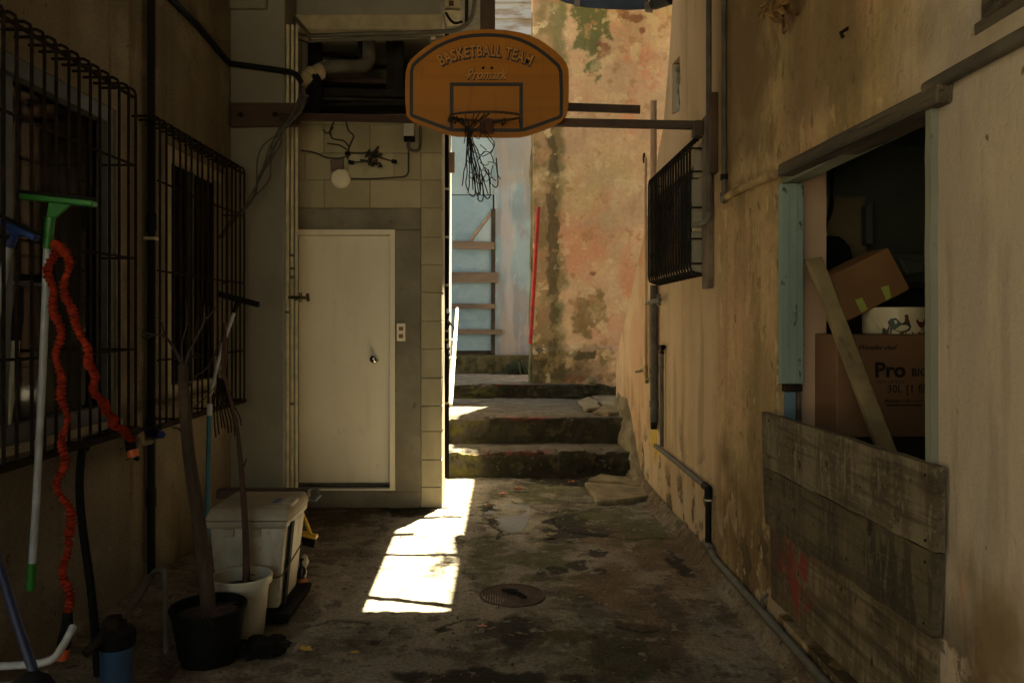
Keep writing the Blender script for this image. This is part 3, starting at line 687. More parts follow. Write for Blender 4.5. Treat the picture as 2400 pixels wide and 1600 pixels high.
# rough mortar fillet between steps and ochre wall
n1, n2 = 60, 30
U = np.linspace(0,1,n1)[:,None]+np.zeros((n1,n2)); V = np.linspace(0,1,n2)[None,:]+np.zeros((n1,n2))
Yf = 6.35+U*2.1
top = .10+.62*sstep(.25,.75,U); wid = .04+.06*sstep(.1,.5,U)
Xf = 1.265-wid*np.sin((1-V)*math.pi/2)**.8; Zf = -.03+top*np.sin(V*math.pi/2)
nn = fbm(Yf*1.0, V*1.2, 4, 3)-.5; n3 = fbm(Yf, V, 16, 6)-.5
Xf -= nn*.14*(1-V*.6)+n3*.06; Zf += n3*.05
fi = gridmesh('mortar_fillet', np.stack([Xf,Yf,Zf],-1), M['stone'])
tag(fi, 'rough lumpy mortar bank between the steps and the ochre wall', 'mortar')

# ---- blue house behind the passage
Yg_ = 11.6
bh = thing('blue_house_wall', 'faded blue plaster wall with peeling white boards above at passage end', 'wall', (.2, Yg_, .69))
b = NB(); box(b, -.085, 1.4, Yg_, Yg_+.3, .6, 5.38); part('wall_face', b, M['blueplaster'], bh)
b = NB(); box(b, -3.0, -.75, Yg_+.05, Yg_+.3, .6, 5.38); box(b, -.75,-.085, Yg_+.05, Yg_+.3, 3.95, 5.38); part('wall_face', b, M['blueplaster'], bh)
zz = 5.38
for i in range(9):
    hh = .235
    b = NB(); prism(b, [(-3,Yg_-.015,zz+.004),(-3,Yg_+.03,zz+hh),(-3,Yg_+.06,zz+hh),(-3,Yg_+.06,zz+.004)], (4.4,0,0)); part('siding_board', b, M['siding'], bh); zz += hh
b = NB(); box(b, -3,1.4,Yg_+.06,Yg_+.3,5.38,zz); part('upper_wall', b, M['siding'], bh)
# gate of blue sheets nailed behind boards
gt = thing('blue_gate', 'makeshift gate of pale blue sheets behind four brown boards', 'gate', (-.4, Yg_, .96))
def gq(pts, dy, th, m, nm, lab=None):
    b = NB(); prism(b, [W(x, y, Yg_+dy) for x, y in pts], (0, th, 0)); return part(nm, b, m, gt, label=lab)
gq([(1015,300),(1138,300),(1138,447),(1015,447)], .03, .02, M['palesheet'], 'sheet')
gq([(1015,449),(1132,449),(1132,555),(1015,560)], .02, .02, M['bluesheet'], 'sheet')
gq([(1015,560),(1132,560),(1132,640),(1015,640)], .035, .02, M['bluesheet'], 'sheet')
gq([(1015,640),(1132,640),(1132,805),(1015,805)], .022, .02, M['bluesheet'], 'sheet')
gq([(1075,553),(1128,484),(1130,490),(1080,556)], .0, .018, M['graywood'], 'brace')
gq([(1084,556),(1130,492),(1130,556)], .012, .006, M['palesheet'], 'sheet')
for q in ([(1040,553),(1136,556),(1136,573),(1040,571)], [(1034,625),(1143,625),(1143,649),(1034,649)], [(1034,697),(1136,698),(1136,709),(1034,709)], [(1034,755),(1153,757),(1153,768),(1034,767)]):
    gq(q, -.045, .04, M['gateboard'], 'board')
gq([(1128,480),(1138,480),(1137,815),(1128,815)], -.004, .03, M['darkmetal'], 'post')
b = NB(); box(b, -.8, 1.4, 11.45, 11.62, .6, .955); struct('back_ledge', b, M['shadedledge'])  # shade below the gate is put into this ledge's colour
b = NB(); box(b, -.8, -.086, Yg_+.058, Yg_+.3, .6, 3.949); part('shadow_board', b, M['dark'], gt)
# weeds in the corner before the blue wall
b = NB(); r3 = random.Random(5)
for i in range(150):
    px = r3.uniform(1162,1218); o = W(px, 842+r3.uniform(-6,4), 11.38+r3.uniform(-.1,.05)); o.z = .69
    h = r3.uniform(.06,.24)*(1 if px > 1175 else .6); dx, dy = r3.uniform(-.09,.09), r3.uniform(-.08,.08)
    w = Vector((r3.uniform(-.012,.012), r3.uniform(-.012,.012), 0))
    a = [b.verts.new(o-w), b.verts.new(o+w), b.verts.new(o+Vector((dx*.5,dy*.5,h*.7))+w), b.verts.new(o+Vector((dx,dy,h)))]
    b.faces.new(a)
o_ = part('weeds', b, M['weed']); tag(o_, 'dark green weeds growing in the corner below the blue wall', 'weeds', kind='stuff')

# ---- right building: ochre wall
corner = [(1545,0),(1537,130),(1522,300),(1490,480),(1475,560),(1440,720),(1422,790),(1415,860),(1415,905)]
cp = [onX(x, y, XR) for x, y in corner]
prof = [(-7.0,-.05),(cp[-1].y,-.05)]+[(p.y,p.z) for p in cp[::-1]]+[(5.75,5.5),(-7.0,5.5)]
ow = thing('ochre_wall', 'streaked ochre plaster wall with a boarded doorway and a barred window', 'wall', (XR, 4, 0))
b = NB(); prism(b, [(XR, y, z) for y, z in prof], (.11,0,0)); wo = part('wall_face', b, M['ochre'], ow)
def rq(pts, X0=XR-.3, ext=.8, jit=0):
    out = []
    for x, y in pts:
        p = onX(x, y, XR); out.append(Vector((X0, p.y, p.z)))
    return (out, (ext,0,0))
yj0, yj1 = onX(2140,500,XR).y, onX(1785,500,XR).y
zl_ = onX(1785,405,XR).z
o = Vector((0,0,0))
cut(wo, [([Vector((.9,yj0,.13))-o, Vector((.9,yj1,.13))-o, Vector((.9,yj1,zl_+.02))-o, Vector((.9,yj0,zl_+.02))-o], (.8,0,0))])
cut(wo, [([Vector((.9,1.3,2.2))-o, Vector((.9,2.125,2.2))-o, Vector((.9,2.125,3.2))-o, Vector((.9,1.3,3.2))-o], (.8,0,0))])
cut(wo, [([Vector((.9,5.02,1.80)), Vector((.9,6.52,1.80)), Vector((.9,6.52,2.46)), Vector((.9,5.02,2.46))], (.8,0,0))])
cut(wo, [rq([(1543,265),(1560,255),(1562,240),(1560,200),(1563,185),(1561,128),(1544,148)], XR-.3, .36)])
b = NB()
a_ = [onX(x, y, XR) for x, y in ((1543,262),(1557,254),(1559,244),(1556,236),(1557,222),(1553,212),(1555,196),(1551,186),(1552,172),(1549,163),(1550,150),(1544,152))]
prism(b, [(XR+.052, p.y, p.z) for p in a_], (-.045,0,0)); part('bare_mortar', b, M['concrete'], ow)
# body behind the wall so no light leaks: inner walls and roof
b = NB(); box(b, 2.9,3.0,1.0,9,-.05,5.5); box(b, XR+.11,2.9,1.0,1.05,-.05,5.5); box(b, XR+.11,2.9,4.55,4.62,-.05,5.5); box(b,XR+.11,2.9,1.05,4.55,-.05,.02); box(b,XR+.11,2.9,1.05,4.55,2.45,2.5)
part('room_shell', b, M['interior'], ow)
b = NB(); prism(b, [(.585,2.6,5.5),(3.0,2.6,5.5),(3.0,9.75,5.5),(.63,9.75,5.5)], (0,0,.1)); part('shade_eave', b, M['concrete'], ow)  # eave added out of view, its edge bounds the sun patch
b = NB(); box(b, XR+.11, XR+.26, 4.7, 6.62, 1.6, 2.6); part('window_back', b, M['dark'], ow)
# canopy added out of view to shade the near part of the alley
b = NB(); box(b, -2.3, 1.9, -7, 5.63, 4.0, 4.14)
solo('shade_canopy', b, M['concrete'], 'unseen flat slab added overhead to shade the near alley', 'canopy')
# doorway woodwork
dw = thing('doorway', 'wooden doorway with peeling teal post and heavy brown lintel, boarded below', 'doorway', (XR, 2.9, 0))
lt = [onX(x, y, XR-.045) for x, y in ((1785,406),(2150,236),(2153,189),(1787,378))]
b = NB(); prism(b, lt, (.13,0,0), .006); part('lintel', b, M['oldwood'], dw)
p0, p1 = onX(1790,412,XR), onX(2135,247,XR)
b = NB(); box(b, XR+.02, XR+.1, yj0+.01, yj1-.002, zl_-.035, zl_+.015, .004); part('head_board', b, M['palegreen'], dw)
zb = H-(880-CY)/F*yj1
b = NB(); box(b, XR+.004, XR+.108, yj1-.035, yj1+.0, zb, zl_-.037, .004); part('post', b, M['tealwood'], dw, label='peeling teal painted post')
for i in range(2):
    xg = XR+.036+i*.036
    b = NB(); box(b, xg, xg+.004, yj1-.038, yj1-.0345, zb+.01, zl_-.04); part('bead', b, M['tealwood'], dw)
b = NB(); box(b, XR+.02, XR+.105, yj1-.03, yj1, zb-.035, zb-.002, .004); part('broken_end', b, M['rust'], dw)
b = NB(); box(b, XR+.03, XR+.078, yj1-.02, yj1, .9, zb-.037, .003); part('lower_post', b, M['bluesheet'], dw)
b = NB(); box(b, XR+.082, XR+.1, yj1-.03, yj1, .9, zb-.037, .003); part('stop_strip', b, M['oldwood'], dw)
b = NB(); tube(b, [(XR-.006, yj0-.02+rr.uniform(-.004,.004), z) for z in np.linspace(.95,zl_-.005,14)], .022, sq=True); part('jamb', b, M['palegreen'], dw)
b = NB(); box(b, XR+.108, XR+.23, yj1+.02, yj1+.1, 0, 2.44); part('inner_pier', b, M['pinkstrip'], dw)
bd = thing('boarding', 'three wide weathered boards nailed across the lower doorway', 'boarding', (XR-.03, 2.9, 0))
def board(pts, m, X0, th, seed, lab):
    q = [onX(x, y, X0) for x, y in pts]; r2 = random.Random(seed)
    A, B, Cc, D = q      # TL TR BR BL
    top = [A.lerp(B, t) for t in np.linspace(0,1,14)]; bot = [Cc.lerp(D, t) for t in np.linspace(0,1,14)]
    for v in top[1:-1]+bot[1:-1]: v.z += r2.uniform(-.003,.003)
    b = NB(); prism(b, top+bot, (th,0,0)); 
    return part('board', b, m, bd, label=lab)
board([(1749,945),(2147,1071),(2145,1268),(1751,1069)], M['board1'], XR-.045, .03, 1, 'peeling top board')
board([(1751,1071),(2147,1271),(2140,1462),(1757,1200)], M['board2'], XR-.036, .028, 2, 'dark middle board')
board([(1768,1203),(2140,1465),(2134,1725),(1771,1372)], M['board3'], XR-.026, .026, 3, 'low board with a red stain')
for x, y in ((1765,965),(1768,1050),(2125,1090),(2126,1240),(1770,1100),(1772,1180),(2125,1290),(2122,1430)):
    p = onX(x, y, XR-.047); b = NB(); lathe(b, [(.004,0),(.004,-.003),(0,-.004)], p, 8, 'x'); part('nail', b, M['rust'], bd)
# upper right window
wn_ = thing('window', 'dark unglazed window with weathered wooden frame high on the ochre wall', 'window', (XR, 1.7, 2.2))
b = NB(); prism(b, [(XR+.01,1.3,2.205),(XR+.01,2.12,2.205),(XR+.01,2.12,2.24),(XR+.01,1.3,2.24)], (.09,0,0), .004); part('sill', b, M['oldwood'], wn_)
b = NB(); box(b, XR+.03, XR+.1, 2.06, 2.122, 2.241, 3.2, .005); part('frame', b, M['oldwood'], wn_)
b = NB(); box(b, XR+.05, XR+.07, 1.3, 2.06, 2.241, 3.2); part('board', b, M['brownwood'], wn_)
# ================================================================== LEFT WALL: windows, grilles, pipes
def wavy_curtain(x, y0, y1, z0, z1, amp, n, m, parent, label=None):
    yy = np.linspace(y0,y1,n*6); P = np.zeros((len(yy),2,3))
    P[:,:,0] = (x+amp*np.sin(yy*70)+amp*.5*np.sin(yy*31+1))[:,None]; P[:,:,1] = yy[:,None]; P[:,0,2] = z0; P[:,1,2] = z1
    P -= np.array(ORI[root_of(parent).name])
    o = gridmesh('curtain', P, m, None, parent)
    if label: o['label'] = label
    return o
def window_unit(label, dims, panels, mframe):
    y0,y1,z0,z1 = dims
    w = thing('window', label, 'window', (XL, (y0+y1)/2, z0))
    b = NB(); t = .075
    ring_plate(b, [(XL-.10,y0+.002,z0+.002),(XL-.10,y1-.002,z0+.002),(XL-.10,y1-.002,z1-.002),(XL-.10,y0+.002,z1-.002)], [(XL-.10,y0+t,z0+t),(XL-.10,y1-t,z0+t),(XL-.10,y1-t,z1-t),(XL-.10,y0+t,z1-t)], (.09,0,0))
    part('window_frame', b, mframe, w)
    ym = (y0+y1)/2
    b = NB(); box(b, XL-.085, XL-.045, ym-.025, ym+.025, z0+t, z1-t, .003); part('mullion', b, M['alu'], w)
    b = NB(); box(b, XL-.07, XL-.065, y0+t, ym-.025, z0+t, z1-t); part('pane', b, M['glass'], w)
    b = NB(); box(b, XL-.07, XL-.065, ym+.025, y1-t, z0+t, z1-t); part('pane', b, M['glass'], w)
    for (a0,a1,m,lab) in panels: wavy_curtain(XL-.13, a0, a1, z0-.02, z1+.02, .014, 30, m, w, lab)
    b = NB(); box(b, XL-.06, XL+.03, y0-.01, y1+.01, z0-.035, z0-.002, .004); part('sill', b, M['creamframe'], w)
    return w
window_unit('large dark window with maroon and gray curtains behind the long grille', W1, [(2.4,3.62,M['maroon'],'maroon curtain'),(3.6,4.12,M['graycurtain'],'gray green curtain')], M['alu'])
window_unit('smaller dark window with cream frame behind the grille near the gray column', W2, [(4.7,5.35,M['maroon'],'maroon curtain'),(5.3,5.75,M['graycurtain'],'gray curtain')], M['creamframe'])
def grille(label, X0, y0, y1, z0, z1, n, cross, r=.007, near=True, group='barred cages on the windows', ends=True, wall=XL, rail=True):
    g = thing('window_grille', label, 'grille', (wall, (y0+y1)/2, z0), group)
    s = 1 if X0 > wall else -1
    o = None
    for i in range(n):
        y = y0+(y1-y0)*i/(n-1)
        if o is None:
            pts = [(wall, 0, z1-.04*0), (X0-s*.03, 0, z1), (X0-s*.008, 0, z1-.012), (X0, 0, z1-.035), (X0, 0, z0+.0), ]
            b = NB(); tube(b, pts, r, 8)
            bmesh.ops.translate(b, verts=b.verts, vec=-Vector((wall,0,z0))); o = part('bar', b, M['rust'], g, True, at=(wall,y,z0))
        else: copy_part(o, g, (wall, y+random.uniform(-.008,.008), z0))
    for zc in cross:
        b = NB(); tube(b, ([(wall,y0,zc)] if near else [])+[(X0-s*.012,y0,zc),(X0-s*.012,(y0+y1)/2,zc-.006),(X0-s*.012,y1,zc),(wall,y1,zc)], r*.9, 6); part('crossbar', b, M['rust'], g)
    if rail:
        b = NB(); tube(b, ([(wall,y0-.01,z0)] if near else [])+[(X0,y0-.01,z0),(X0+s*.002,(y0+y1)/2,z0+.004),(X0,y1+.01,z0),(wall,y1+.01,z0)], .019, sq=True); part('bottom_rail', b, M['rust'], g)
        for yy in np.arange(y0+.3, y1, .55):
            b = NB(); tube(b, [(wall,yy,z0+.005),(X0,yy,z0+.005)], r, 6); part('stay', b, M['rust'], g)
        b = NB(); tube(b, [(X0-s*.014,y0,z1-.04),(X0-s*.014,y1,z1-.045)], .009, sq=True); part('top_rail', b, M['rust'], g)
    return g
grille('long rusty cage of round bars with looped tops over the large dark window', -1.80, 2.62, 3.94, .915, 2.60, 16, (2.22,1.76,1.31))
grille('rusty barred cage over the cream framed window beside the gray column', -1.82, 4.26, 5.66, .885, 2.545, 17, (2.2,1.72,1.24), near=False)
p = W(534, 735, 5.62)
b = NB(); prism(b, [W(523,588,5.6),W(546,592,5.6),W(546,884,5.6),W(523,878,5.6)], (0,.012,0)); solo('board_strip', b, M['gray_col'], 'narrow pale board standing inside the far end of the rusty cage', 'board')
# black downpipe
dp = thing('downpipe', 'straight black downpipe on the stucco wall between the two windows', 'pipe', (XL+.03,4.43,0))
b = NB(); tube(b, [(XL+.03,4.43,.05),(XL+.03,4.43,4.2)], .022, 12); part('pipe', b, M['blackpipe'], dp, True)
for z in (1.95,.82,.42):
    b = NB(); tube(b, [(XL+.03,4.43,z),(XL+.03,4.43,z+.1)], .027, 12); part('coupling', b, M['blackpipe'], dp, True)
b = NB(); box(b, XL, XL+.06, 4.4, 4.46, 1.9, 1.915); part('clip', b, M['creampipe'], dp)
# black conduit across wall and column
pts = [onX(388,-6,XL+.02), onX(450,55,XL+.02), onX(521,138,XL+.025)]
pts += [W(527,146,5.79), W(600,156,5.79), W(668,166,5.79), W(682,172,5.78), W(692,190,5.78)]
b = NB(); tube(b, pts, .021, 10); solo('conduit', b, M['blackpipe'], 'thick black conduit running down the stucco and across the gray column', 'conduit', sm=True)
# cream pipes at the column edge
vp = thing('water_pipes', 'three thin cream painted pipes beside the column with a red handled valve', 'pipes', (-1.55, 5.85, .2))
for x, r in ((660,.013),(671,.011),(681,.011)):
    px = (x-CX)/F*5.85
    b = NB(); tube(b, [(px,5.85,-.02),(px,5.85,1.6),(px+.004,5.85,3.62)] , r, 10); part('pipe', b, M['creampipe'], vp, True)
for x,y in ((671,590),(671,620),(671,640),(681,690),(660,720),(671,930)):
    px = (x-CX)/F*5.85; z = H-(y-CY)/F*5.85
    b = NB(); tube(b, [(px,5.85,z),(px,5.85,z+.02)], .017, 10); part('collar', b, M['galv'], vp, True)
b = NB(); z = H-(682-CY)/F*5.8
tube(b, [W(664,683,5.83),W(695,683,5.80),W(706,684,5.79)], .012, 8); tube(b, [W(690,672,5.81),W(690,694,5.81)], .014, 8); part('valve', b, M['brass'], vp, True)
b = NB(); tube(b, [W(706,674,5.79),W(708,692,5.79)], .012, 8); part('valve_handle', b, M['redbracket'], vp, True)
# hanging cable bundle from the loft down to the cage
cb = thing('cable_bundle', 'loose bundle of thin gray cables hanging from the loft to the barred cage', 'cables', W(590,400,5.6))
rc = random.Random(4)
main = [(700,205),(690,250),(655,290),(628,330),(612,370),(600,410),(580,450),(562,478),(535,505),(505,545)]
for k in range(6):
    pts = []
    for i, (x, y) in enumerate(main):
        ox = rc.uniform(-7,7); oy = rc.uniform(-4,4)
        if 3 <= i <= 5 and k < 3: ox += (k-1)*16
        pts.append(W(x+ox, y+oy, 5.62+rc.uniform(-.03,.03)-.05*(i/9)))
    b = NB(); tube(b, smooth(pts,4), .0055, 5); part('cable', b, M['cablegray'], cb, True)
b = NB(); tube(b, [W(700,200,5.65), W(670,268,5.62), W(640,305,5.6)], .012, 7); part('cable', b, M['cablegray'], cb, True)

# ================================================================== THINGS HANGING ON AND BESIDE THE CAGE
def squeegee(label, m_head, m_pole, head, neck, pole, d, r, endcap=None, group='squeegees'):
    s = thing('squeegee', label, 'squeegee', W(*pole[-1], d), group)
    a, c = W(*head[0], d), W(*head[1], d)
    up = Vector((0,0,1)); th = (c-a).normalized().cross(Vector((0,1,0)))*.5
    w = .018
    b = NB(); u = (c-a).normalized(); nrm = Vector((-u.z,0,u.x))
    if nrm.z < 0: nrm = -nrm
    prism(b, [a-nrm*w*.5-Vector((0,.02,0)), c-nrm*w*.5-Vector((0,.02,0)), c+nrm*w*.7-Vector((0,.02,0)), a+nrm*w*.7-Vector((0,.02,0))], (0,.045,0), .004); part('head', b, m_head, s)
    b = NB(); prism(b, [a+nrm*w*.7, c+nrm*w*.7, c+nrm*w*1.5, a+nrm*w*1.5], (0,.006,0)); part('rubber_blade', b, M['rubber'], s)
    n0, n1 = W(*neck[0], d), W(*neck[1], d)
    mid = a.lerp(c, .5)
    if m_head is not M['rubber']:
        b = NB(); k = (n0-mid).length
        prism(b, [n0-u*r*1.3, n0+u*r*1.3, mid+u*.055-nrm*w*.4, mid-u*.03-nrm*w*.4], (0,.014,0), .003); part('bracket', b, m_head, s)
    b = NB(); tube(b, [n0, n1], [r*1.35, r*1.25], 12); part('socket', b, m_head, s, True)
    b = NB(); tube(b, [W(*p_, d) for p_ in pole], r, 12); part('pole', b, m_pole, s, True)
    if endcap:
        b = NB(); tube(b, [W(*endcap[0], d), W(*endcap[1], d)], [r*1.25, r*1.2], 12); part('end_grip', b, m_head, s, True)
    return s
squeegee('squeegee with wide green head and long white pole hanging head up on the cage', M['greenplastic'], M['whitepole'], ((42,452),(218,470)), ((116,500),(109,572)), ((109,570),(98,850),(84,1140),(74,1298)), 3.02, .0135, ((74,1292),(70,1354)))
squeegee('squeegee with blue head and white pole half out of frame at the left', M['blueplastic'], M['whitepole'], ((-40,490),(84,548)), ((30,540),(20,568)), ((20,566),(-8,720),(-60,1010)), 2.95, .0145)
squeegee('small squeegee with black rubber head and thin white pole near the gray column', M['rubber'], M['whitepole'], ((500,678),(594,703)), ((546,692),(538,718)), ((539,716),(516,780),(498,842),(484,905)), 4.95, .011)
# broom with black grip
bg = thing('broom', 'tapering cream pole with long black foam grip hanging on the cage', 'pole', W(30,1000,2.98))
b = NB(); tube(b, [W(46,660,2.98),W(42,720,2.98),W(37,782,2.98)], [.012,.02,.018], 12); part('grip', b, M['rubber'], bg, True)
b = NB(); tube(b, [W(37,780,2.98),W(30,870,2.98),W(22,975,2.98)], [.014,.013,.005], 12); part('pole', b, M['creampole'], bg, True)
sq = thing('scraper', 'dark flat scraper with worn gray rubber edge behind the white pole', 'scraper', W(70,650,3.08))
b = NB(); prism(b, [W(28,646,3.09),W(112,650,3.09),W(112,657,3.09),W(28,655,3.09)], (0,.03,0), .003); part('rubber_edge', b, M['graypipe'], sq)
b = NB(); prism(b, [W(35,628,3.10),W(90,632,3.10),W(105,646,3.10),W(28,643,3.10)], (0,.02,0), .004); part('head', b, M['blackplastic'], sq)
# orange expanding hose
def hose(pxs, d, seed):
    r2 = random.Random(seed); pts = smooth([W(x, y, d+dd) for x, y, dd in pxs], 7); out = []; rad = []
    # resample evenly
    L = [0]
    for a, c in zip(pts[:-1], pts[1:]): L.append(L[-1]+(c-a).length)
    n = int(L[-1]/.0075); j = 0
    for i in range(n+1):
        t = L[-1]*i/n
        while j < len(L)-2 and L[j+1] < t: j += 1
        k = (t-L[j])/max(L[j+1]-L[j],1e-6); p = pts[j].lerp(pts[j+1], k)
        w = math.sin(t*38+seed)*.010+math.sin(t*17+seed*2)*.012
        out.append(p+Vector((w, r2.uniform(-.002,.002), r2.uniform(-.002,.002))))
        rad.append(.0128+(.0045 if i % 2 else -.0025)+r2.uniform(-.0025,.0025)+.002*math.sin(t*25))
    return out, rad
oh = thing('garden_hose', 'wrinkled orange expanding hose looped over the cage', 'hose', W(150,1000,3.0))
pa, ra = hose([(124,560,.05),(119,620,.04),(126,690,0),(128,760,0),(137,840,0),(150,905,0),(141,990,0),(148,1060,0),(143,1130,0),(160,1200,0),(150,1260,0),(158,1330,0),(156,1410,0)], 2.97, 1)
b = NB(); tube(b, pa, ra, 9); part('hose', b, M['orange'], oh, True)
pa, ra = hose([(126,560,.05),(140,575,0),(152,640,0),(158,690,0),(182,740,0),(186,790,0),(214,850,.1),(222,880,.15),(232,930,.25),(262,965,.4),(296,1008,.65)], 2.97, 3)
b = NB(); tube(b, pa, ra, 9); part('hose', b, M['orange'], oh, True)
b = NB(); tube(b, [W(156,1405,2.97),W(154,1440,2.97),W(149,1465,2.97),W(145,1490,2.97)], [.016,.021,.024,.022], 12); part('nozzle', b, M['rubber'], oh, True)
b = NB(); tube(b, [W(145,1488,2.97),W(142,1512,2.97)], .024, 12); part('ring', b, M['orangering'], oh, True)
b = NB(); tube(b, [W(293,1000,3.62),W(300,1022,3.64),W(303,1036,3.64)], [.016,.024,.024], 12); part('connector', b, M['rubber'], oh, True)
b = NB(); tube(b, [W(303,1032,3.64),W(307,1048,3.64)], .025, 12); part('ring', b, M['orangering'], oh, True)
# tap on the downpipe
tp = thing('garden_tap', 'brass garden tap with blue lever on the black downpipe', 'tap', W(335,1010,4.35))
b = NB(); tube(b, [W(345,1012,4.40),W(330,1016,4.25),W(316,1012,4.0),W(308,1040,3.66)], [.02,.022,.018,.02], 10); tube(b, [W(322,992,4.1),W(324,1022,4.1)], .02, 10); part('body', b, M['brass'], tp, True)
b = NB(); tube(b, [W(352,1006,4.3),W(360,996,4.25),W(372,998,4.2)], [.014,.026,.02], 10); part('lever', b, M['blueplastic'], tp, True)
b = NB(); tube(b, smooth([W(196,1030,3.6),W(210,1010,3.65),W(250,1000,3.8),W(300,992,4.0),W(345,986,4.25),W(362,992,4.3)],4), .017, 10); part('feed_hose', b, M['rubber'], tp, True)
b = NB(); r3 = random.Random(2)
for i in range(7):
    x, y = r3.uniform(278,320), r3.uniform(1030,1056)
    tube(b, [W(x,y,3.7),W(x+r3.uniform(-9,9),y+r3.uniform(-6,8),3.7)], .011, 6)
part('fitting', b, M['blackplastic'], tp)
# black hose down to the water filter
b = NB(); tube(b, smooth([W(197,1012,3.55),W(188,1040,3.4),W(183,1120,3.32),W(190,1210,3.3),W(204,1310,3.3),W(214,1400,3.3),W(221,1490,3.28),W(226,1560,3.25)],5), .0165, 10)
solo('black_hose', b, M['rubber'], 'black rubber hose hanging from the tap down to the blue filter', 'hose', sm=True)
wf = thing('water_filter', 'blue filter housing with black cap at the foot of the stucco wall', 'filter', W(270,1600,3.05))
c = W(268,1470,3.0)
b = NB(); lathe(b, [(.05,-.45),(.056,-.35),(.058,-.06),(.06,-.02),(.06,0)], c, 24); part('housing', b, M['filterblue'], wf, True)
b = NB(); lathe(b, [(.064,-.02),(.068,.0),(.068,.035),(.055,.05),(.03,.06),(.03,.075),(0,.075)], c, 18); part('cap', b, M['blackplastic'], wf, True)
b = NB(); tube(b, [W(345,1325,3.55),W(318,1368,3.35),W(292,1410,3.15),W(262,1442,3.0)], [.018,.017,.017,.02], 9); part('inlet_pipe', b, M['graypipe'], wf, True)
b = NB(); tube(b, [W(250,1446,2.98),W(226,1470,2.93),W(195,1502,2.88)], [.02,.018,.017], 9); part('outlet_pipe', b, M['darkmetal'], wf, True)
b = NB(); tube(b, [W(262,1415,2.98),W(262,1440,2.98)], .03, 8); tube(b, [W(236,1432,2.98),W(290,1430,3.0)], .016, 8); part('fitting', b, M['rust'], wf, True)
b = NB(); tube(b, smooth([W(345,1322,3.6),W(362,1308,3.58),W(378,1312,3.56),W(380,1345,3.55),W(381,1440,3.5),W(382,1520,3.48)],4), .012, 9); part('riser_pipe', b, M['graypipe'], wf, True)
# basin / barrow with white rim and the blue pole at the very corner
bs = thing('white_basin', 'gray basin with bent white tube handle in the lower left corner', 'basin', W(60,1700,2.4))
b = NB(); tube(b, smooth([W(-60,1530,2.62),W(20,1528,2.62),W(90,1522,2.6),W(124,1510,2.6),W(146,1480,2.6),W(160,1455,2.6),W(168,1438,2.62)],5), .0125, 10); part('handle', b, M['whitepole'], bs, True)
b = NB()
n = 12; P = np.zeros((n,n,3))
for i in range(n):
    for j in range(n):
        w = W(-60+i*15.5, 1535+j*16, 2.62-.02*j); P[i,j] = (w.x, w.y-.05*math.sin(i/(n-1)*math.pi), w.z-.02*math.sin(i/(n-1)*math.pi))
P -= np.array(ORI[bs.name]); gridmesh('bowl', P, M['galv'], None, bs)
bp = thing('plunger', 'dark blue pole leaning at the lower left with black rubber cup', 'plunger', W(70,1640,2.35))
b = NB(); tube(b, [W(-20,1240,2.6),W(40,1430,2.45),W(88,1572,2.35)], .0145, 12); part('pole', b, M['bluegrip'], bp, True)
b = NB(); lathe(b, [(.075,-.09),(.072,-.05),(.05,-.01),(.02,.01),(.0,.012)], W(72,1552,2.35), 20); part('cup', b, M['rubber'], bp, True)

# ---- rake, teal pole
rk = thing('rake', 'rusty fan rake head hanging tines down under the far cage', 'rake', W(515,905,4.9))
r3 = random.Random(8)
for i in range(9):
    t = i/8; x0 = 494+t*30; x1 = 492+t*58
    b = NB(); tube(b, smooth([W(505+t*12,868,4.9),W(x0,908,4.9),W(x1,960+r3.uniform(-6,6),4.88),W(x1+4,1000+r3.uniform(-22,14)-abs(t-.45)*20,4.86)],3), .0045, 5); part('tine', b, M['rust'], rk)
b = NB(); tube(b, [W(492,906,4.89),W(526,904,4.89)], .008, 6); part('brace', b, M['rust'], rk)
b = NB(); tube(b, [W(513,872,4.9),W(518,820,4.9),W(516,740,4.92)], .012, 8); part('handle', b, M['stem'], rk)
tl = thing('broom_pole', 'upright teal broom pole with white tip leaning under the rake', 'pole', W(474,1330,4.55))
b = NB(); tube(b, [W(481,952,4.6),W(478,1100,4.57),W(473,1330,4.5)], .0145, 10); part('pole', b, M['teal'], tl, True)
b = NB(); tube(b, [W(482,928,4.6),W(481,954,4.6)], .0155, 10); part('tip', b, M['whitepole'], tl, True)

# ---- potted trees
pt = thing('potted_tree', 'leafless thin tree with gray trunk in a big black pot', 'potted tree', (-1.245,3.40,0))
b = NB(); lathe(b, [(.11,0),(.118,.02),(.15,.2),(.162,.235),(.158,.24),(.15,.235),(.145,.2),(0,.2)], (-1.245,3.40,0), 32); part('pot', b, M['blackplastic'], pt, True)
b = NB(); lathe(b, [(.146,.195),(.1,.212),(.04,.222),(0,.225)], (-1.245,3.40,0), 24); part('soil', b, M['soil'], pt, True)
b = NB(); tube(b, smooth([(-1.25,3.41,.2)]+[W(x,y,3.44) for x,y in ((476,1360),(466,1270),(450,1150),(434,1040),(427,960),(422,890),(420,838))],4), [.034-.0005*i for i in range(29)], 10)
tr = part('trunk', b, M['bark'], pt, True)
brs = [[(421,850),(432,815),(452,775),(468,738),(470,700)],[(421,842),(400,800),(378,772),(352,768),(326,762)],[(352,768),(336,778),(322,770)],[(428,1000),(412,985),(394,981)],
       [(426,900),(445,870),(480,840),(498,800),(520,762)],[(421,846),(418,790),(430,740),(426,690)],[(468,738),(490,715),(505,690)],[(378,772),(372,742),(360,728)],[(427,960),(450,930),(470,915),(500,880)]]
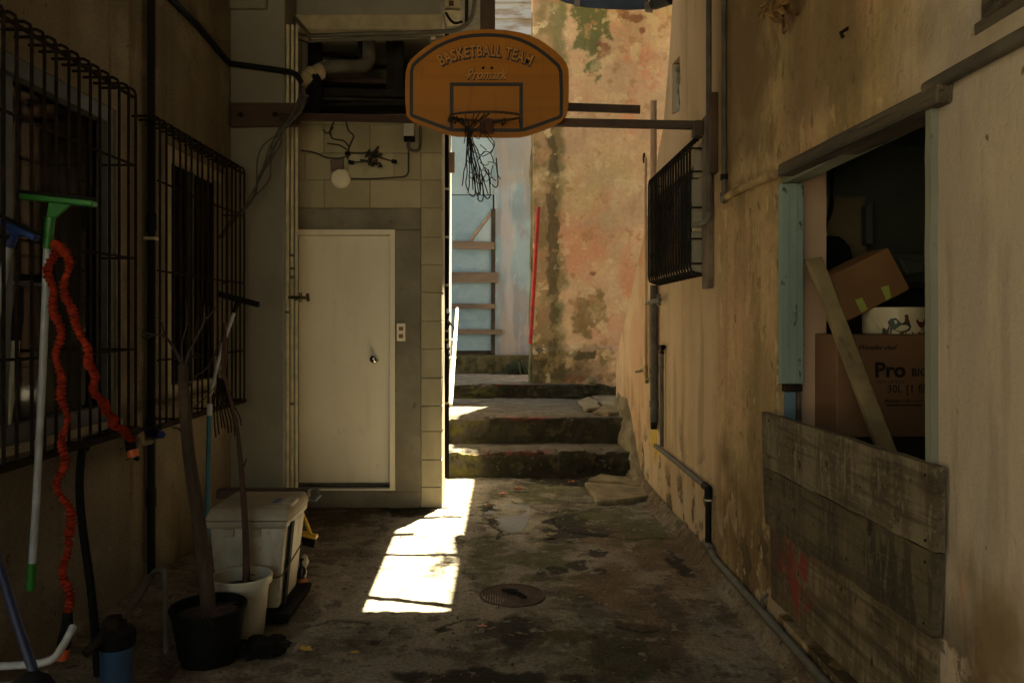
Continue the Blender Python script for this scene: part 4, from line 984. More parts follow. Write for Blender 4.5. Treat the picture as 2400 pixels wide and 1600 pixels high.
for i, q in enumerate(brs):
    pts = smooth([W(x,y,3.44+.02*j*((-1)**i)) for j,(x,y) in enumerate(q)],4); r0 = .0085 if i in (0,1,3) else .0045
    b = NB(); tube(b, pts, [r0*(1-.7*j/(len(pts)-1)) for j in range(len(pts))], 6); part('branch', b, M['bark'], pt, True)
b = NB(); r3 = random.Random(12)
for i in range(16):
    a = r3.uniform(0,6.28); c = Vector((-1.21+r3.uniform(-.05,.08),3.36+r3.uniform(-.05,.05),.225))
    q = [c+Vector((math.cos(a+j*.5)*.02*j, math.sin(a+j*.5)*.02*j, .012*math.sin(j))) for j in range(5)]; tube(b, q, .0014, 4)
part('dry_roots', b, M['stem'], pt, kind='stuff')
wp = thing('potted_plant', 'single bare brown stem in a white plastic pot', 'potted plant', (-1.20,3.70,0))
b = NB(); lathe(b, [(.098,0),(.102,.015),(.122,.235),(.136,.238),(.139,.268),(.134,.275),(.126,.272),(.12,.2),(0,.2)], (-1.20,3.70,0), 36); part('pot', b, M['whitepot'], wp, True)
b = NB(); lathe(b, [(.1205,.21),(.08,.222),(.03,.228),(0,.23)], (-1.20,3.70,0), 24); part('soil', b, M['soil'], wp, True)
q = smooth([(-1.182,3.70,.21)]+[W(x,y,3.72+dd) for x,y,dd in ((566,1290,0),(563,1200,.02),(557,1110,.05),(551,1040,.1),(545,985,.15),(531,920,.2),(518,870,.25),(511,830,.3),(517,760,.32))],5)
b = NB(); tube(b, q, [.019-.0115*min(1,i/30) for i in range(len(q))], 9); part('stem', b, M['stem'], wp, True)
for x,y,x2,y2 in ((560,1072,566,1052),(553,1050,548,1030),(520,880,505,850)):
    b = NB(); tube(b, [W(x,y,3.8),W((x+x2)/2,(y+y2)/2,3.8),W(x2,y2,3.8)], [.006,.005,.003], 6); part('twig', b, M['stem'], wp, True)

# ---- white bin on a black tray
bn = thing('waste_bin', 'grimy white lidded plastic bin standing beside the potted plants', 'bin', (-1.2,4.0,.05))
y0_, y1_ = 3.84, 4.24
def taper(b, bx0, bx1, by0, by1, z0, tx0, tx1, ty0, ty1, z1, bev=.012):
    v = [b.verts.new(p) for p in ((bx0,by0,z0),(bx1,by0,z0),(bx1,by1,z0),(bx0,by1,z0),(tx0,ty0,z1),(tx1,ty0,z1),(tx1,ty1,z1),(tx0,ty1,z1))]
    fs = [b.faces.new([v[i] for i in q_]) for q_ in ((0,3,2,1),(4,5,6,7),(0,1,5,4),(1,2,6,5),(2,3,7,6),(3,0,4,7))]
    if bev: bmesh.ops.bevel(b, geom=list(b.edges), offset=bev, segments=2, affect='EDGES', profile=.5)
b = NB(); taper(b, -1.37,-1.075,3.86,4.20,.055, -1.405,-1.035,3.835,4.23,.455, .016); part('body', b, M['whiteplastic'], bn, True)
b = NB(); taper(b, -1.412,-1.028,3.828,4.236,.452, -1.416,-1.024,3.824,4.24,.487, .006); part('rim', b, M['lidplastic'], bn, True)
b = NB(); taper(b, -1.425,-1.014,3.815,4.25,.489, -1.40,-1.03,3.845,4.235,.548, .014); part('lid', b, M['lidplastic'], bn, True)
b = NB(); taper(b, -1.15,-1.028,3.86,4.1,.545, -1.145,-1.04,3.87,4.09,.556, .003); part('lid_flap', b, M['lidplastic'], bn)
b = NB(); box(b, -1.125,-1.098,3.93,4.01,.556,.5585); part('sticker', b, M['label_blue'], bn)
b = NB(); box(b, -1.075,-1.02,3.9,4.03,.535,.562,.006); part('latch', b, M['whiteplastic'], bn)
for xx in (-1.33,-1.2):
    b = NB(); box(b, xx,xx+.05,3.822,3.838,.415,.452,.003); part('clip', b, M['lidplastic'], bn)
b = NB(); prism(b, [(-1.068,3.90,.06),(-1.028,3.90,.46),(-1.018,3.90,.46),(-1.058,3.90,.06)], (0,.05,0)); part('strap', b, M['rubber'], bn)
b = NB(); tube(b, smooth([(-1.23,3.825,.24),(-1.12,3.82,.225),(-1.055,3.83,.225),(-1.03,3.93,.27),(-1.02,4.1,.31)],4), .0035, 5); part('cord', b, M['stem'], bn)
b = NB(); taper(b, -1.42,-1.02,3.82,4.27,.002, -1.43,-1.01,3.81,4.28,.05, .006); solo('black_tray', b, M['blackplastic'], 'low black tray under the white bin', 'tray')
b = NB(); box(b, -1.52,-1.03,4.26,4.32,.50,.548,.004)
dl = solo('dark_plank', b, M['brownwood'], 'dark plank lying across behind the lid of the white bin', 'plank')
b = NB(); tube(b, [(-1.01,4.285,.535),(-.985,4.275,.545),(-.965,4.26,.52),(-.985,4.25,.50),(-1.02,4.255,.5)], .012, sq=True); solo('metal_bracket', b, M['galv'], 'small gray metal bracket at the end of the dark plank', 'bracket')
br = thing('hand_brush', 'yellow handled brush with black bristles hanging beside the white bin', 'brush', W(710,1240,4.35))
b = NB(); tube(b, [W(690,1165,4.33),W(702,1195,4.33),W(716,1232,4.33)], [.008,.01,.012], 8); part('handle', b, M['yellowplastic'], br, True)
b = NB(); prism(b, [W(690,1222,4.30),W(726,1231,4.30),W(726,1239,4.30),W(690,1231,4.30)], (0,.05,0), .003); part('brush_block', b, M['yellowplastic'], br)
b = NB(); prism(b, [W(690,1231,4.303),W(724,1239,4.303),W(720,1258,4.303),W(690,1250,4.303)], (0,.044,0)); part('bristles', b, M['bristle'], br)
rock('plastic_lump', W(700,1288,4.3), (.02,.02,.035), 4, M['whiteplastic'], 'small crumpled white bag hanging beside the bin', 'bag')
bt = thing('bottle', 'dark glass bottle with orange label standing behind the bin', 'bottle', (-1.05,4.36,0))
c = onF(692,1358); c = Vector((c.x, c.y+.02, 0))
b = NB(); lathe(b, [(.026,0),(.028,.01),(.028,.09),(.022,.115),(.011,.135),(.011,.16),(.013,.165),(.013,.175),(0,.175)], c, 18); part('glass_body', b, M['glassbrown'], bt, True)
b = NB(); lathe(b, [(.0287,.02),(.0287,.07)], c, 18); part('label', b, M['labelorange'], bt, True)
# crumpled bag on the floor
b = NB(); bmesh.ops.create_icosphere(b, subdivisions=4, radius=1)
c = onF(600,1496)
for v in b.verts:
    k = 1+mnoise.noise(v.co*2.1)*.5+abs(mnoise.noise(v.co*5+Vector((3,0,0))))*.35
    v.co = Vector((v.co.x*.095*k, v.co.y*.075*k, max(v.co.z*.045*k,-.02)+.015))+c
solo('crumpled_bag', b, M['blackplastic'], 'crumpled black plastic bag on the floor before the white pot', 'bag')
b = NB(); tube(b, [onF(372,1572,.02),onF(400,1540,.02),onF(424,1508,.02)], .013, sq=True); solo('wood_strip', b, M['graywood'], 'thin wooden strip lying on the floor left of the black pot', 'strip')
# ================================================================== LOFT, WIRES AND LAMP ON THE BLOCK WALL
lf = thing('loft_clutter', 'dark stack of bars and drain pipe in the gap above the block wall', 'clutter', (-1, 6.5, 3.05))
def bar(x0,y0,x1,y1,h,d,m,nm):
    b = NB(); prism(b, [W(x0,y0-h/2,d),W(x1,y1-h/2,d),W(x1,y1+h/2,d),W(x0,y0+h/2,d)], (0,.06,0), .004); return part(nm, b, m, lf)
bar(688,209,1010,216,18,6.35,M['darkmetal'],'bar'); bar(688,240,1010,238,8,6.3,M['darkmetal'],'bar')
bar(740,222,1010,226,12,6.45,M['graypipe'],'bar'); bar(690,118,860,132,8,6.7,M['darkmetal'],'bar'); bar(688,182,1000,190,10,6.55,M['brownwood'],'bar')
for x, w in ((896,9),(916,11),(832,10),(722,16)):
    b = NB(); prism(b, [W(x-w,80,6.5),W(x+w,80,6.5),W(x+w,210 if x > 890 else 160,6.5),W(x-w,210 if x > 890 else 160,6.5)], (0,.05,0), .004); part('upright', b, M['darkmetal'], lf)
for q in (((752,150),(900,150),(900,196),(752,196)),((755,92),(830,92),(830,100),(755,100)),((860,96),(892,96),(892,160),(860,160)),((688,130),(715,130),(715,170),(688,170)),((940,90),(1010,90),(1010,200),(940,200))):
    b = NB(); prism(b, [W(x,y,6.9) for x,y in q], (0,.02,0)); part('panel', b, M['loftdark'], lf)
b = NB(); tube(b, smooth([W(722,170,6.25),W(738,158,6.25),W(770,153,6.25),W(826,152,6.28),W(846,142,6.3),W(848,112,6.32),W(848,80,6.33)],4), .05, 14); part('drain_pipe', b, M['graypipe'], lf, True)
b = NB(); tube(b, smooth([W(690,190,6.12),W(702,182,6.12),W(716,170,6.15),W(742,164,6.2)],4), [.05+.006*(i%3) for i in range(13)], 14); part('bend', b, M['beige'], lf, True)
b = NB(); tube(b, smooth([W(718,175,6.15),W(726,205,6.15),W(722,240,6.1),W(705,262,6.05)],4), .055, 10); part('hose', b, M['rubber'], lf, True)
gp = thing('gutter_pipe', 'gray pipe running under the pale beam and bending up at its end', 'pipe', W(900,80,6.0))
b = NB(); tube(b, smooth([W(690,84,6.02),W(800,80,6.0),W(940,76,6.0),W(1035,72,6.0),W(1062,64,6.0),W(1082,44,6.0),W(1090,10,6.0),W(1091,-40,6.0)],4), .017, 10); part('pipe', b, M['galv'], gp, True)
b = NB(); tube(b, [W(686,96,6.02),W(800,91,6.0),W(1020,86,6.0)], .012, 8); part('pipe', b, M['galv'], gp, True)
b = NB(); tube(b, [W(676,40,6.0),W(690,56,6.0),W(708,78,6.0),W(712,92,6.02)], .014, 8); tube(b, [W(686,84,6.0),W(712,92,6.0)], .03, 8); part('joint', b, M['brass'], gp, True)
b = NB(); tube(b, [W(990,88,5.98),W(1000,88,5.98)], .012, 8); part('joint', b, M['creampipe'], gp, True)
mb = thing('meter_box', 'beige meter box with pipes under the eave end of the beam', 'meter', W(1040,20,6.1))
b = NB(); prism(b, [W(1021,-40,6.02),W(1058,-40,6.02),W(1058,17,6.02),W(1021,17,6.02)], (0,.1,0), .006); part('case', b, M['creamframe'], mb)
b = NB(); prism(b, [W(1020,22,6.05),W(1062,22,6.05),W(1058,50,6.05),W(1024,54,6.05)], (0,.08,0), .01); part('lower_case', b, M['creampipe'], mb)
b = NB(); prism(b, [W(1031,2,6.015),W(1042,2,6.015),W(1042,14,6.015),W(1031,14,6.015)], (0,.008,0)); part('window', b, M['brownwood'], mb)
b = NB(); tube(b, smooth([W(1024,30,6.04),W(1034,46,6.03),W(1046,54,6.03),W(1062,50,6.03)],3), .01, 7); part('cable', b, M['rubber'], mb, True)
b = NB(); tube(b, [W(1072,-30,6.0),W(1072,60,6.0)], .014, 8); solo('downpipe', b, M['darkmetal'], 'short dark pipe hanging from the eave left of the backboard post', 'pipe', sm=True)
lp = thing('round_lamp', 'round milky wall lamp on the block wall above the door', 'lamp', W(783,410,6.15))
b = NB(); c = W(783,410,6.2)
lathe(b, [(.0,-.034),(.055,-.033),(.072,-.028),(.079,-.018),(.08,.03)], c, 32, 'y'); part('cover', b, M['lightlens'], lp, True)
b = NB(); prism(b, [W(758,368,6.17),W(788,362,6.17),W(790,392,6.17),W(760,396,6.17)], (0,.03,0), .004); part('bracket', b, M['graywood'], lp)
sw = thing('switch_box', 'small white box with black base high on the block wall', 'box', W(939,303,6.15))
b = NB(); prism(b, [W(927,280,6.12),W(951,280,6.12),W(951,312,6.12),W(927,312,6.12)], (0,.08,0), .004); part('case', b, M['whitebox'], sw)
b = NB(); prism(b, [W(927,312,6.125),W(951,312,6.125),W(951,322,6.125),W(927,322,6.125)], (0,.07,0)); part('base', b, M['rubber'], sw)
b = NB(); tube(b, smooth([W(938,322,6.17),W(938,338,6.17),W(948,346,6.17),W(962,344,6.17),W(965,325,6.17),W(965,290,6.17)],4), .012, 8); part('conduit', b, M['graypipe'], sw, True)
wr = thing('loose_wires', 'tangle of loose black wires hanging on the block wall above the lamp', 'wires', W(800,340,6.1))
for q in ([(770,275),(758,300),(764,318),(790,324),(802,340)],[(794,278),(800,300),(812,312),(806,328),(800,345),(798,365)],[(690,346),(720,350),(750,362),(778,364),(800,358)],
          [(800,350),(830,352),(850,350),(872,362),(900,370),(910,374)],[(800,372),(830,372),(856,366)],[(806,410),(850,411),(900,408),(935,402),(938,370),(938,346)],[(752,330),(780,334),(800,346)],[(765,292),(752,306),(742,298)]):
    b = NB(); tube(b, smooth([W(x,y,6.165) for x,y in q],5), .006, 5); part('wire', b, M['stainlesswire'], wr, True)
r3 = random.Random(6)
for i in range(14):
    x,y = r3.uniform(838,872), r3.uniform(345,378)
    b = NB(); tube(b, smooth([W(x,y,6.15),W(x+r3.uniform(-14,14),y+r3.uniform(-10,10),6.12),W(x+r3.uniform(-16,16),y+r3.uniform(-8,12),6.15)],3), .008, 5); part('wire', b, M['stainlesswire'], wr, True)
for x,y in ((905,370),(806,372),(798,352)):
    b = NB(); tube(b, [W(x-5,y,6.15),W(x+6,y+2,6.15)], .016, 7); part('plug', b, M['rubber'], wr, True)

# ================================================================== BEAM PLATES, BARS, BACKBOARD
def solo_prism(name, pts, ext, m, label, cat, bev=.004):
    b = NB(); prism(b, pts, ext, bev); return solo(name, b, m, label, cat)
fp = thing('fixing_plate', 'dark brown timber plate bolted across the gray column', 'plate', W(607,262,5.78))
b = NB(); prism(b, [W(529,236,5.77),W(688,236,5.77),W(688,289,5.77),W(529,291,5.77)], (0,.045,0), .005); part('plate', b, M['brownwood'], fp)
for x in (553,632):
    b = NB(); lathe(b, [(.02,0),(.02,-.012),(.012,-.018),(0,-.018)], W(x,264,5.77), 8, 'y'); part('bolt', b, M['rust'], fp)
A = W(640,266,5.74); B = W(1640,287,4.78)
b = NB()
def beam(b, A, B, h, t):
    u = (B-A); prism(b, [A+Vector((0,0,-h/2)),B+Vector((0,0,-h/2)),B+Vector((0,0,h/2)),A+Vector((0,0,h/2))], (0,t,0), .003)
beam(b, A, B, .048, .045); solo('steel_bar', b, M['steelbrown'], 'long brown steel bar crossing the alley behind the backboard', 'bar')
A2 = W(940,232,6.28); B2 = W(1471,251,6.1)
b = NB(); beam(b, A2, B2, .062, .03); solo('steel_bar', b, M['steelbrown'], 'shorter brown bar ending in mid air above the long one', 'bar')
b = NB(); beam(b, Vector((-.62,7.39,3.7)), Vector((.30,7.39,3.7)), .05, .05); solo('shadow_arm', b, M['steelbrown'], 'hidden brown arm added behind the backboard to cast a bar shadow, farther one', 'bracket')  # both arms added out of sight for the short bar shadows on the floor
b = NB(); beam(b, Vector((-.62,6.92,3.72)), Vector((.0,6.92,3.72)), .05, .05); solo('shadow_arm', b, M['steelbrown'], 'hidden brown arm added behind the backboard to cast a bar shadow, nearer one', 'bracket')
rp = thing('wall_post', 'weathered timber post bolted upright on the ochre wall beside the cage', 'post', onX(1635,660,1.22))
p0, p1 = onX(1626,662,1.215), onX(1648,236,1.215)
b = NB(); prism(b, [(1.215,4.66,p0.z),(1.215,4.80,p0.z),(1.215,4.80,p1.z),(1.215,4.66,p1.z)], (.034,0,0), .005); part('post', b, M['graywood'], rp)
b = NB(); prism(b, [(1.205,4.56,2.30),(1.205,4.655,2.30),(1.205,4.655,2.76),(1.205,4.56,2.76)], (.044,0,0), .004); part('side_plate', b, M['brownwood'], rp)
b = NB(); beam(b, Vector((1.16,4.74,2.6)), Vector((1.21,4.74,2.6)), .09, .09); part('bracket', b, M['steelbrown'], rp)
p = onX(1640,238,1.2); b = NB(); tube(b, [p, p+Vector((-.03,0,.06))], .003, 4); part('twig', b, M['stem'], rp)

# backboard --------------------------------------------------------
YB = 5.0
def K(zx, zy, y=YB): return W((900+.3188*zx)*.98, .3188*zy*.98, y)
bb = thing('basketball_hoop', 'orange backboard with black lines, rim and torn net hanging over the alley', 'basketball hoop', W(1119,200,YB))
outer = [(165,850),(156,760),(155,640),(158,530),(175,470),(210,425),(260,382),(330,330),(400,292),(470,262),(560,238),(640,225),(710,219),(780,217),(850,220),(920,226),(1000,240),(1070,260),(1140,292),(1200,330),(1260,377),(1310,425),(1342,468),(1358,515),(1360,640),(1357,760),(1350,822),(1335,858),(1300,895),(1250,922),(1180,950),(1100,980),(1050,997),(1000,1006),(900,1009),(760,1008),(620,1005),(530,1000),(470,988),(400,965),(320,936),(250,910),(200,888)]
b = NB(); prism(b, [K(*p) for p in outer], (0,.028,0), .004); part('backboard', b, M['boardorange'], bb)
line = [(190,850),(188,690),(190,520),(205,472),(250,430),(310,384),(380,336),(460,298),(560,264),(640,252),(710,247),(780,246),(850,250),(920,258),(1000,280),(1070,310),(1130,345),(1190,388),(1250,438),(1292,478),(1312,525),(1318,690),(1315,850),(1300,872),(1220,902),(1120,938),(1035,966),(980,972),(760,971),(500,970),(470,962),(380,930),(280,892),(205,864)]
cc = (755, 640)
def inset(poly, d):
    out = []; n = len(poly)
    for i in range(n):
        p, q, r = Vector((*poly[i-1],0)), Vector((*poly[i],0)), Vector((*poly[(i+1)%n],0))
        e = ((q-p).normalized()+(r-q).normalized()).normalized(); nn = Vector((-e.y,e.x,0))
        if nn.dot(Vector((*cc,0))-q) < 0: nn = -nn
        out.append((q.x+nn.x*d, q.y+nn.y*d))
    return out
b = NB(); ring_plate(b, [K(*p, YB-.0015) for p in line], [K(*p, YB-.0015) for p in inset(line, 26)], (0,.0025,0)); part('border_line', b, M['paintblack'], bb)
def rect(x0,y0,x1,y1,m,nm):
    b = NB(); prism(b, [K(x0,y0,YB-.0015),K(x1,y0,YB-.0015),K(x1,y1,YB-.0015),K(x0,y1,YB-.0015)], (0,.0025,0)); part(nm, b, m, bb)
rect(484,608,1022,635,M['paintblack'],'target_line'); rect(484,635,511,943,M['paintblack'],'target_line'); rect(995,635,1022,943,M['paintblack'],'target_line')
for x in (730,793):
    b = NB(); lathe(b, [(.009,0),(.009,-.004),(.005,-.006),(0,-.006)], K(x,502), 10, 'y'); part('bolt', b, M['rust'], bb)
def text_bm(body, size, offset=0.0, shear=0.0, align='CENTER', spacing=1.0, ext=.0012):
    cu = bpy.data.curves.new('t', 'FONT'); cu.body = body; cu.size = size; cu.offset = offset; cu.shear = shear
    cu.align_x = align; cu.space_character = spacing; cu.extrude = ext; cu.resolution_u = 3
    o = bpy.data.objects.new('t', cu); C.objects.link(o)
    me = bpy.data.meshes.new_from_object(o.evaluated_get(bpy.context.evaluated_depsgraph_get()))
    bpy.data.objects.remove(o); bpy.data.curves.remove(cu)
    b = NB(); b.from_mesh(me); bpy.data.meshes.remove(me); return b
def to_front(b, c, fn=None):
    for v in b.verts:
        x, z, e = v.co.x, v.co.y, v.co.z
        if fn: x, z = fn(x, z)
        v.co = Vector((c[0]+x, c[1]-e, c[2]+z))
k = .98*.3188*YB/F      # metres per zoom pixel on the board
def arc(R):
    def f(x, z):
        a = x/R; return ((R+z)*math.sin(a), (R+z)*math.cos(a)-R)
    return f
def slab_text(body, width, off):
    """bold letters with slab serifs on every foot and top"""
    b = text_bm(body, 1.0, off, 0, 'CENTER', 1.08)
    xs_ = [v.co.x for v in b.verts]; s = width/(max(xs_)-min(xs_)); mid = (max(xs_)+min(xs_))/2
    for v in b.verts: v.co.x = (v.co.x-mid)*s; v.co.y *= s*1.55; v.co.z *= .6
    return b, s
c0 = K(745, 412)
for m, dx, dz, yy, off, nm in ((M['paintblack'],7*k,-9*k,-.0020,.05,'lettering_shadow'),(M['paintblack'],0,0,-.0022,.05,'lettering_outline'),(M['letterorange'],0,0,-.0034,.02,'lettering')):
    b, s = slab_text('BASKETBALL TEAM', 672*k, off)
    # serifs
    to_front(b, (c0.x+dx, YB+yy, c0.z+dz), arc(.62*1.06)); part(nm, b, m, bb)
c1 = K(750, 583)
for m, dx, dz, yy, off in ((M['paintblack'],4*k,-5*k,-.0020,.045),(M['letterorange'],0,0,-.0034,.02)):
    b = text_bm('Promark', 1.0, off, .32)
    xs_ = [v.co.x for v in b.verts]; s = 300*k/(max(xs_)-min(xs_)); mid = (max(xs_)+min(xs_))/2
    for v in b.verts: v.co.x = (v.co.x-mid)*s; v.co.y *= s*1.25
    to_front(b, (c1.x+8*k+dx, YB+yy, c1.z+dz)); part('lettering', b, m, bb)
    b = NB(); q = [(585,562),(625,556),(640,556),(640,566),(600,568)]
    prism(b, [K(*p, YB+yy)+Vector((dx,0,dz)) for p in q], (0,-.001,0)); part('lettering', b, m, bb)
# rim, bracket, net
rc_ = Vector((K(755,865).x, 4.77, 0)); R_ = .213
hc = H-(268-CY)/F*4.77; tilt = math.radians(7.5)
def rim_pt(a, r=R_, dz=0):
    return Vector((rc_.x+r*math.cos(a), rc_.y+r*math.sin(a)*math.cos(tilt), hc+r*math.sin(a)*math.sin(tilt)+dz))
b = NB(); pts = [rim_pt(2*math.pi*i/40) for i in range(41)]
tube(b, pts, .0075, 8, cap=False); part('rim', b, M['steelbrown'], bb, True)
b = NB(); tube(b, [rim_pt(math.radians(150)), W(1118,282,4.985)], .005, 6); tube(b, [rim_pt(math.radians(30)), W(1135,282,4.985)], .005, 6); tube(b,[rim_pt(math.radians(95)),W(1125,275,4.985)],.012,6); part('rim_brace', b, M['steelbrown'], bb)
b = NB(); prism(b, [K(705,872,4.965),K(803,872,4.965),K(803,978,4.965),K(705,978,4.965)], (0,.034,0), .005); part('rim_bracket', b, M['redbracket'], bb)
rn = random.Random(21)
def strand(pts, r=.0037):
    b = NB(); tube(b, smooth(pts, 4), r, 5); part('net_cord', b, M['net'], bb, True)
nd = 4.78
bots = [1070,1078,1087,1096,1104,1112,1120,1130,1064,1090,1100]
for i in range(11):
    a = math.radians(170-i*8 if i < 7 else 190+i*9)
    top = rim_pt(a); x0 = 1080+rn.uniform(-12,30); xb = bots[i]
    yb = 458-abs(xb-1100)*.5+rn.uniform(-20,0)
    pts = [top, W(1068+rn.uniform(0,20),300,nd+rn.uniform(-.05,.05))]
    y = 300; x = x0
    for j in range(7):
        t = (j+1)/8; pts.append(W(1076+(xb-1076)*t+rn.uniform(-1.8,1.8), 300+(yb-300)*t, nd+rn.uniform(-.03,.03)))
    pts.append(W(xb+rn.uniform(-4,4), yb, nd)); strand(pts)
    if i % 2: strand([W(xb,yb,nd),W(xb+8,yb+7,nd),W(xb+14,yb-4,nd),W(xb+10,yb-60,nd+.02)])
for i in range(15):
    y = rn.uniform(310,410); x = rn.uniform(1066,1112)+max(0,(y-370))*.25
    strand([W(x,y,nd+rn.uniform(-.03,.03)),W(x+rn.uniform(6,14),y+rn.uniform(-8,14),nd),W(x+rn.uniform(12,26),y+rn.uniform(-4,24),nd)], .0027)
for q in ([(1120,262),(1112,290),(1122,310),(1136,330),(1128,352)],[(1100,290),(1124,322),(1134,336),(1126,350),(1108,360)],[(1096,372),(1112,350),(1126,352),(1134,372)],[(1120,372),(1138,376),(1142,398),(1150,412)],[(1132,380),(1128,404),(1140,416)],[(1068,262),(1072,280),(1080,300)],[(1108,285),(1090,300),(1078,312)],[(1060,270),(1070,296),(1066,330)]):
    strand([W(x,y,nd+rn.uniform(-.02,.02)) for x,y in q], .003)
for i in range(9):
    a = math.radians(rn.choice([150,165,178,190,20,60,95])); p = rim_pt(a)
    strand([p+Vector((0,0,.012)), p+Vector((rn.uniform(-.02,.02),.01,-.03)), p+Vector((rn.uniform(-.02,.02),0,.0)), p+Vector((0,-.012,.01))], .004)
b = NB(); prism(b, [W(1120-17,-60,5.05),W(1120+17,-60,5.05),W(1137,200,5.05),W(1103,200,5.05)], (0,.09,0), .004); part('post', b, M['steelbrown'], bb)
b = NB(); prism(b, [W(1103,-60,5.05),W(1137,-60,5.05),W(1137,-200,5.05),W(1103,-200,5.05)], (0,.09,0)); part('post', b, M['steelbrown'], bb)

# ================================================================== PASSAGE: pipes, rail, red pole
bl = thing('downpipe', 'black downpipe with pale clips on the sunlit side wall by the steps', 'pipe', (-.44,6.75,0))
b = NB(); px = -.453
tube(b, [(px,6.75,.12),(px,6.75,2.2),(px,6.75,3.9)], .02, 12); part('pipe', b, M['blackpipe'], bl, True)
for y in (435,545,655,760,780,925):
    z = H-(y-CY)/F*6.75
    b = NB(); tube(b, [(px,6.75,z-.01),(px,6.75,z+.01)], .022, 10); part('clip', b, M['creampipe'], bl, True)
for y in (720,745,800,815):
    z = H-(y-CY)/F*6.7
    b = NB(); tube(b, [(px,6.72,z-.03),(px+.012,6.70,z),(px,6.72,z+.03)], .02, 8); part('fitting', b, M['rubber'], bl, True)
b = NB(); prism(b, [(px+.01,6.69,1.47),(px+.07,6.69,1.40),(px+.07,6.69,1.375),(px+.01,6.69,1.44)], (0,.012,0)); part('tag', b, M['graypipe'], bl)
b = NB(); prism(b, [W(1030,350,7.0),W(1044,350,7.0),W(1044,396,7.0),W(1030,396,7.0)], (0,.03,0)); solo('paper_notice', b, M['pinkstrip'], 'small pinkish plate fixed to the side wall below the backboard', 'plate')
hr = thing('handrail', 'white tubular handrail climbing beside the steps', 'handrail', (-.43,7,.7))
lo, hi = W(1035,925,6.9), W(1050,712,8.9)
b = NB(); tube(b, smooth([lo+Vector((-.06,0,-.0)), lo+Vector((-.015,0,-.005)), lo+Vector((0,.03,.02)), lo.lerp(hi,.5), hi],4), .018, 12); part('rail', b, M['white'], hr, True)
b = NB(); tube(b, [hi, hi+(hi-lo)*.02], .018, 12); part('end_cap', b, M['graywood'], hr, True)
for t in (.42,.62):
    p = lo.lerp(hi,t); b = NB(); tube(b, [p, p+Vector((-.06,0,-.0))], .012, 8); tube(b, [p-(hi-lo)*.012, p+(hi-lo)*.012], .022, 10); part('rail_bracket', b, M['white'], hr, True)
b = NB(); tube(b, [lo+Vector((-.09,-.03,-.004)), lo+Vector((.012,-.01,-.004))], .021, 10); part('elbow', b, M['galv'], hr, True)
b = NB(); tube(b, [W(1237,476,9.62),W(1218,790,9.58)], .025, 10); solo('red_pole', b, M['redpole'], 'bright red pole leaning on the mossy edge of the peach wall', 'pole', sm=True)
b = NB(); prism(b, [W(1271,-5,6.4),W(1300,8,6.4),W(1345,18,6.4),W(1400,22,6.4),W(1450,24,6.4),W(1490,22,6.4),W(1490,-60,6.4),W(1271,-60,6.4)], (0,.9,.55), .006)
an = thing('awning', 'dark blue tarpaulin awning sagging at the top of the peach wall', 'awning', W(1400,0,6.4)); part('cloth', b, M['tarp'], an)
b = NB(); tube(b, [W(1505,8,6.35),W(1545,-6,5.9)], .05, 14); part('roll', b, M['darkmetal'], an, True)
b = NB(); prism(b, [W(1320,-8,6.36),W(1332,-8,6.36),W(1332,12,6.36),W(1320,12,6.36)], (0,.04,0)); part('peg', b, M['graywood'], an)
b = NB(); prism(b, [W(1482,5,6.36),W(1502,5,6.36),W(1500,26,6.36),W(1484,24,6.36)], (0,.04,0)); part('peg', b, M['graywood'], an)

# ================================================================== OCHRE WALL FITTINGS
cg = thing('window_grille', 'dense black barred box over the window on the ochre wall', 'grille', (XR,5.5,1.75), 'barred cages on the windows')
X0 = 1.157; z0g, z1g = 1.745, 2.56
first = None
for i in range(18):
    y = 4.86+i*.0788
    if first is None:
        b = NB(); tube(b, [(XR,0,z1g+.03-z0g),(X0+.03,0,z1g-z0g),(X0+.006,0,z1g-.02-z0g),(X0,0,z1g-.05-z0g),(X0,0,.04),(X0+.008,0,.012),(X0+.03,0,0),(XR,0,-.015)], .0076, 7)
        bmesh.ops.translate(b, verts=b.verts, vec=(-XR,0,0)); first = part('bar', b, M['darkmetal'], cg, True, at=(XR,y,z0g))
    else: copy_part(first, cg, (XR, y+random.uniform(-.006,.006), z0g))
for z in (2.36,2.14,1.95,1.80,2.5):
    b = NB(); tube(b, [(XR,4.85,z),(X0+.012,4.85,z),(X0+.012,6.22,z+.01),(XR,6.22,z)], .0065, 6); part('crossbar', b, M['darkmetal'], cg)
b = NB(); prism(b, [(X0+.02,4.885,1.77),(XR-.002,4.885,1.74),(XR-.002,4.885,2.0),(X0+.02,4.885,2.0)], (0,.02,0), .003); part('end_panel', b, M['gray_col'], cg)
b = NB(); prism(b, [(X0+.02,4.885,2.02),(XR-.002,4.885,2.02),(XR-.002,4.885,2.32),(X0+.02,4.885,2.32)], (0,.02,0), .003); part('end_panel', b, M['gray_col'], cg)
b = NB(); prism(b, [(X0+.025,4.885,2.33),(XR-.002,4.885,2.33),(XR-.002,4.885,2.56),(X0+.04,4.885,2.50)], (0,.02,0), .003); part('end_panel', b, M['gray_col'], cg)
b = NB(); box(b, X0+.02, XR-.003, 4.87, 4.885, 2.0, 2.018); part('batten', b, M['creampipe'], cg)
wr2 = thing('window', 'small dark window behind the dense black barred box', 'window', (XR+.03,5.5,1.8))
b = NB(); ring_plate(b, [(XR+.02,5.022,1.802),(XR+.02,6.518,1.802),(XR+.02,6.518,2.458),(XR+.02,5.022,2.458)], [(XR+.02,5.06,1.84),(XR+.02,6.48,1.84),(XR+.02,6.48,2.42),(XR+.02,5.06,2.42)], (.05,0,0)); part('window_frame', b, M['oldwood'], wr2)
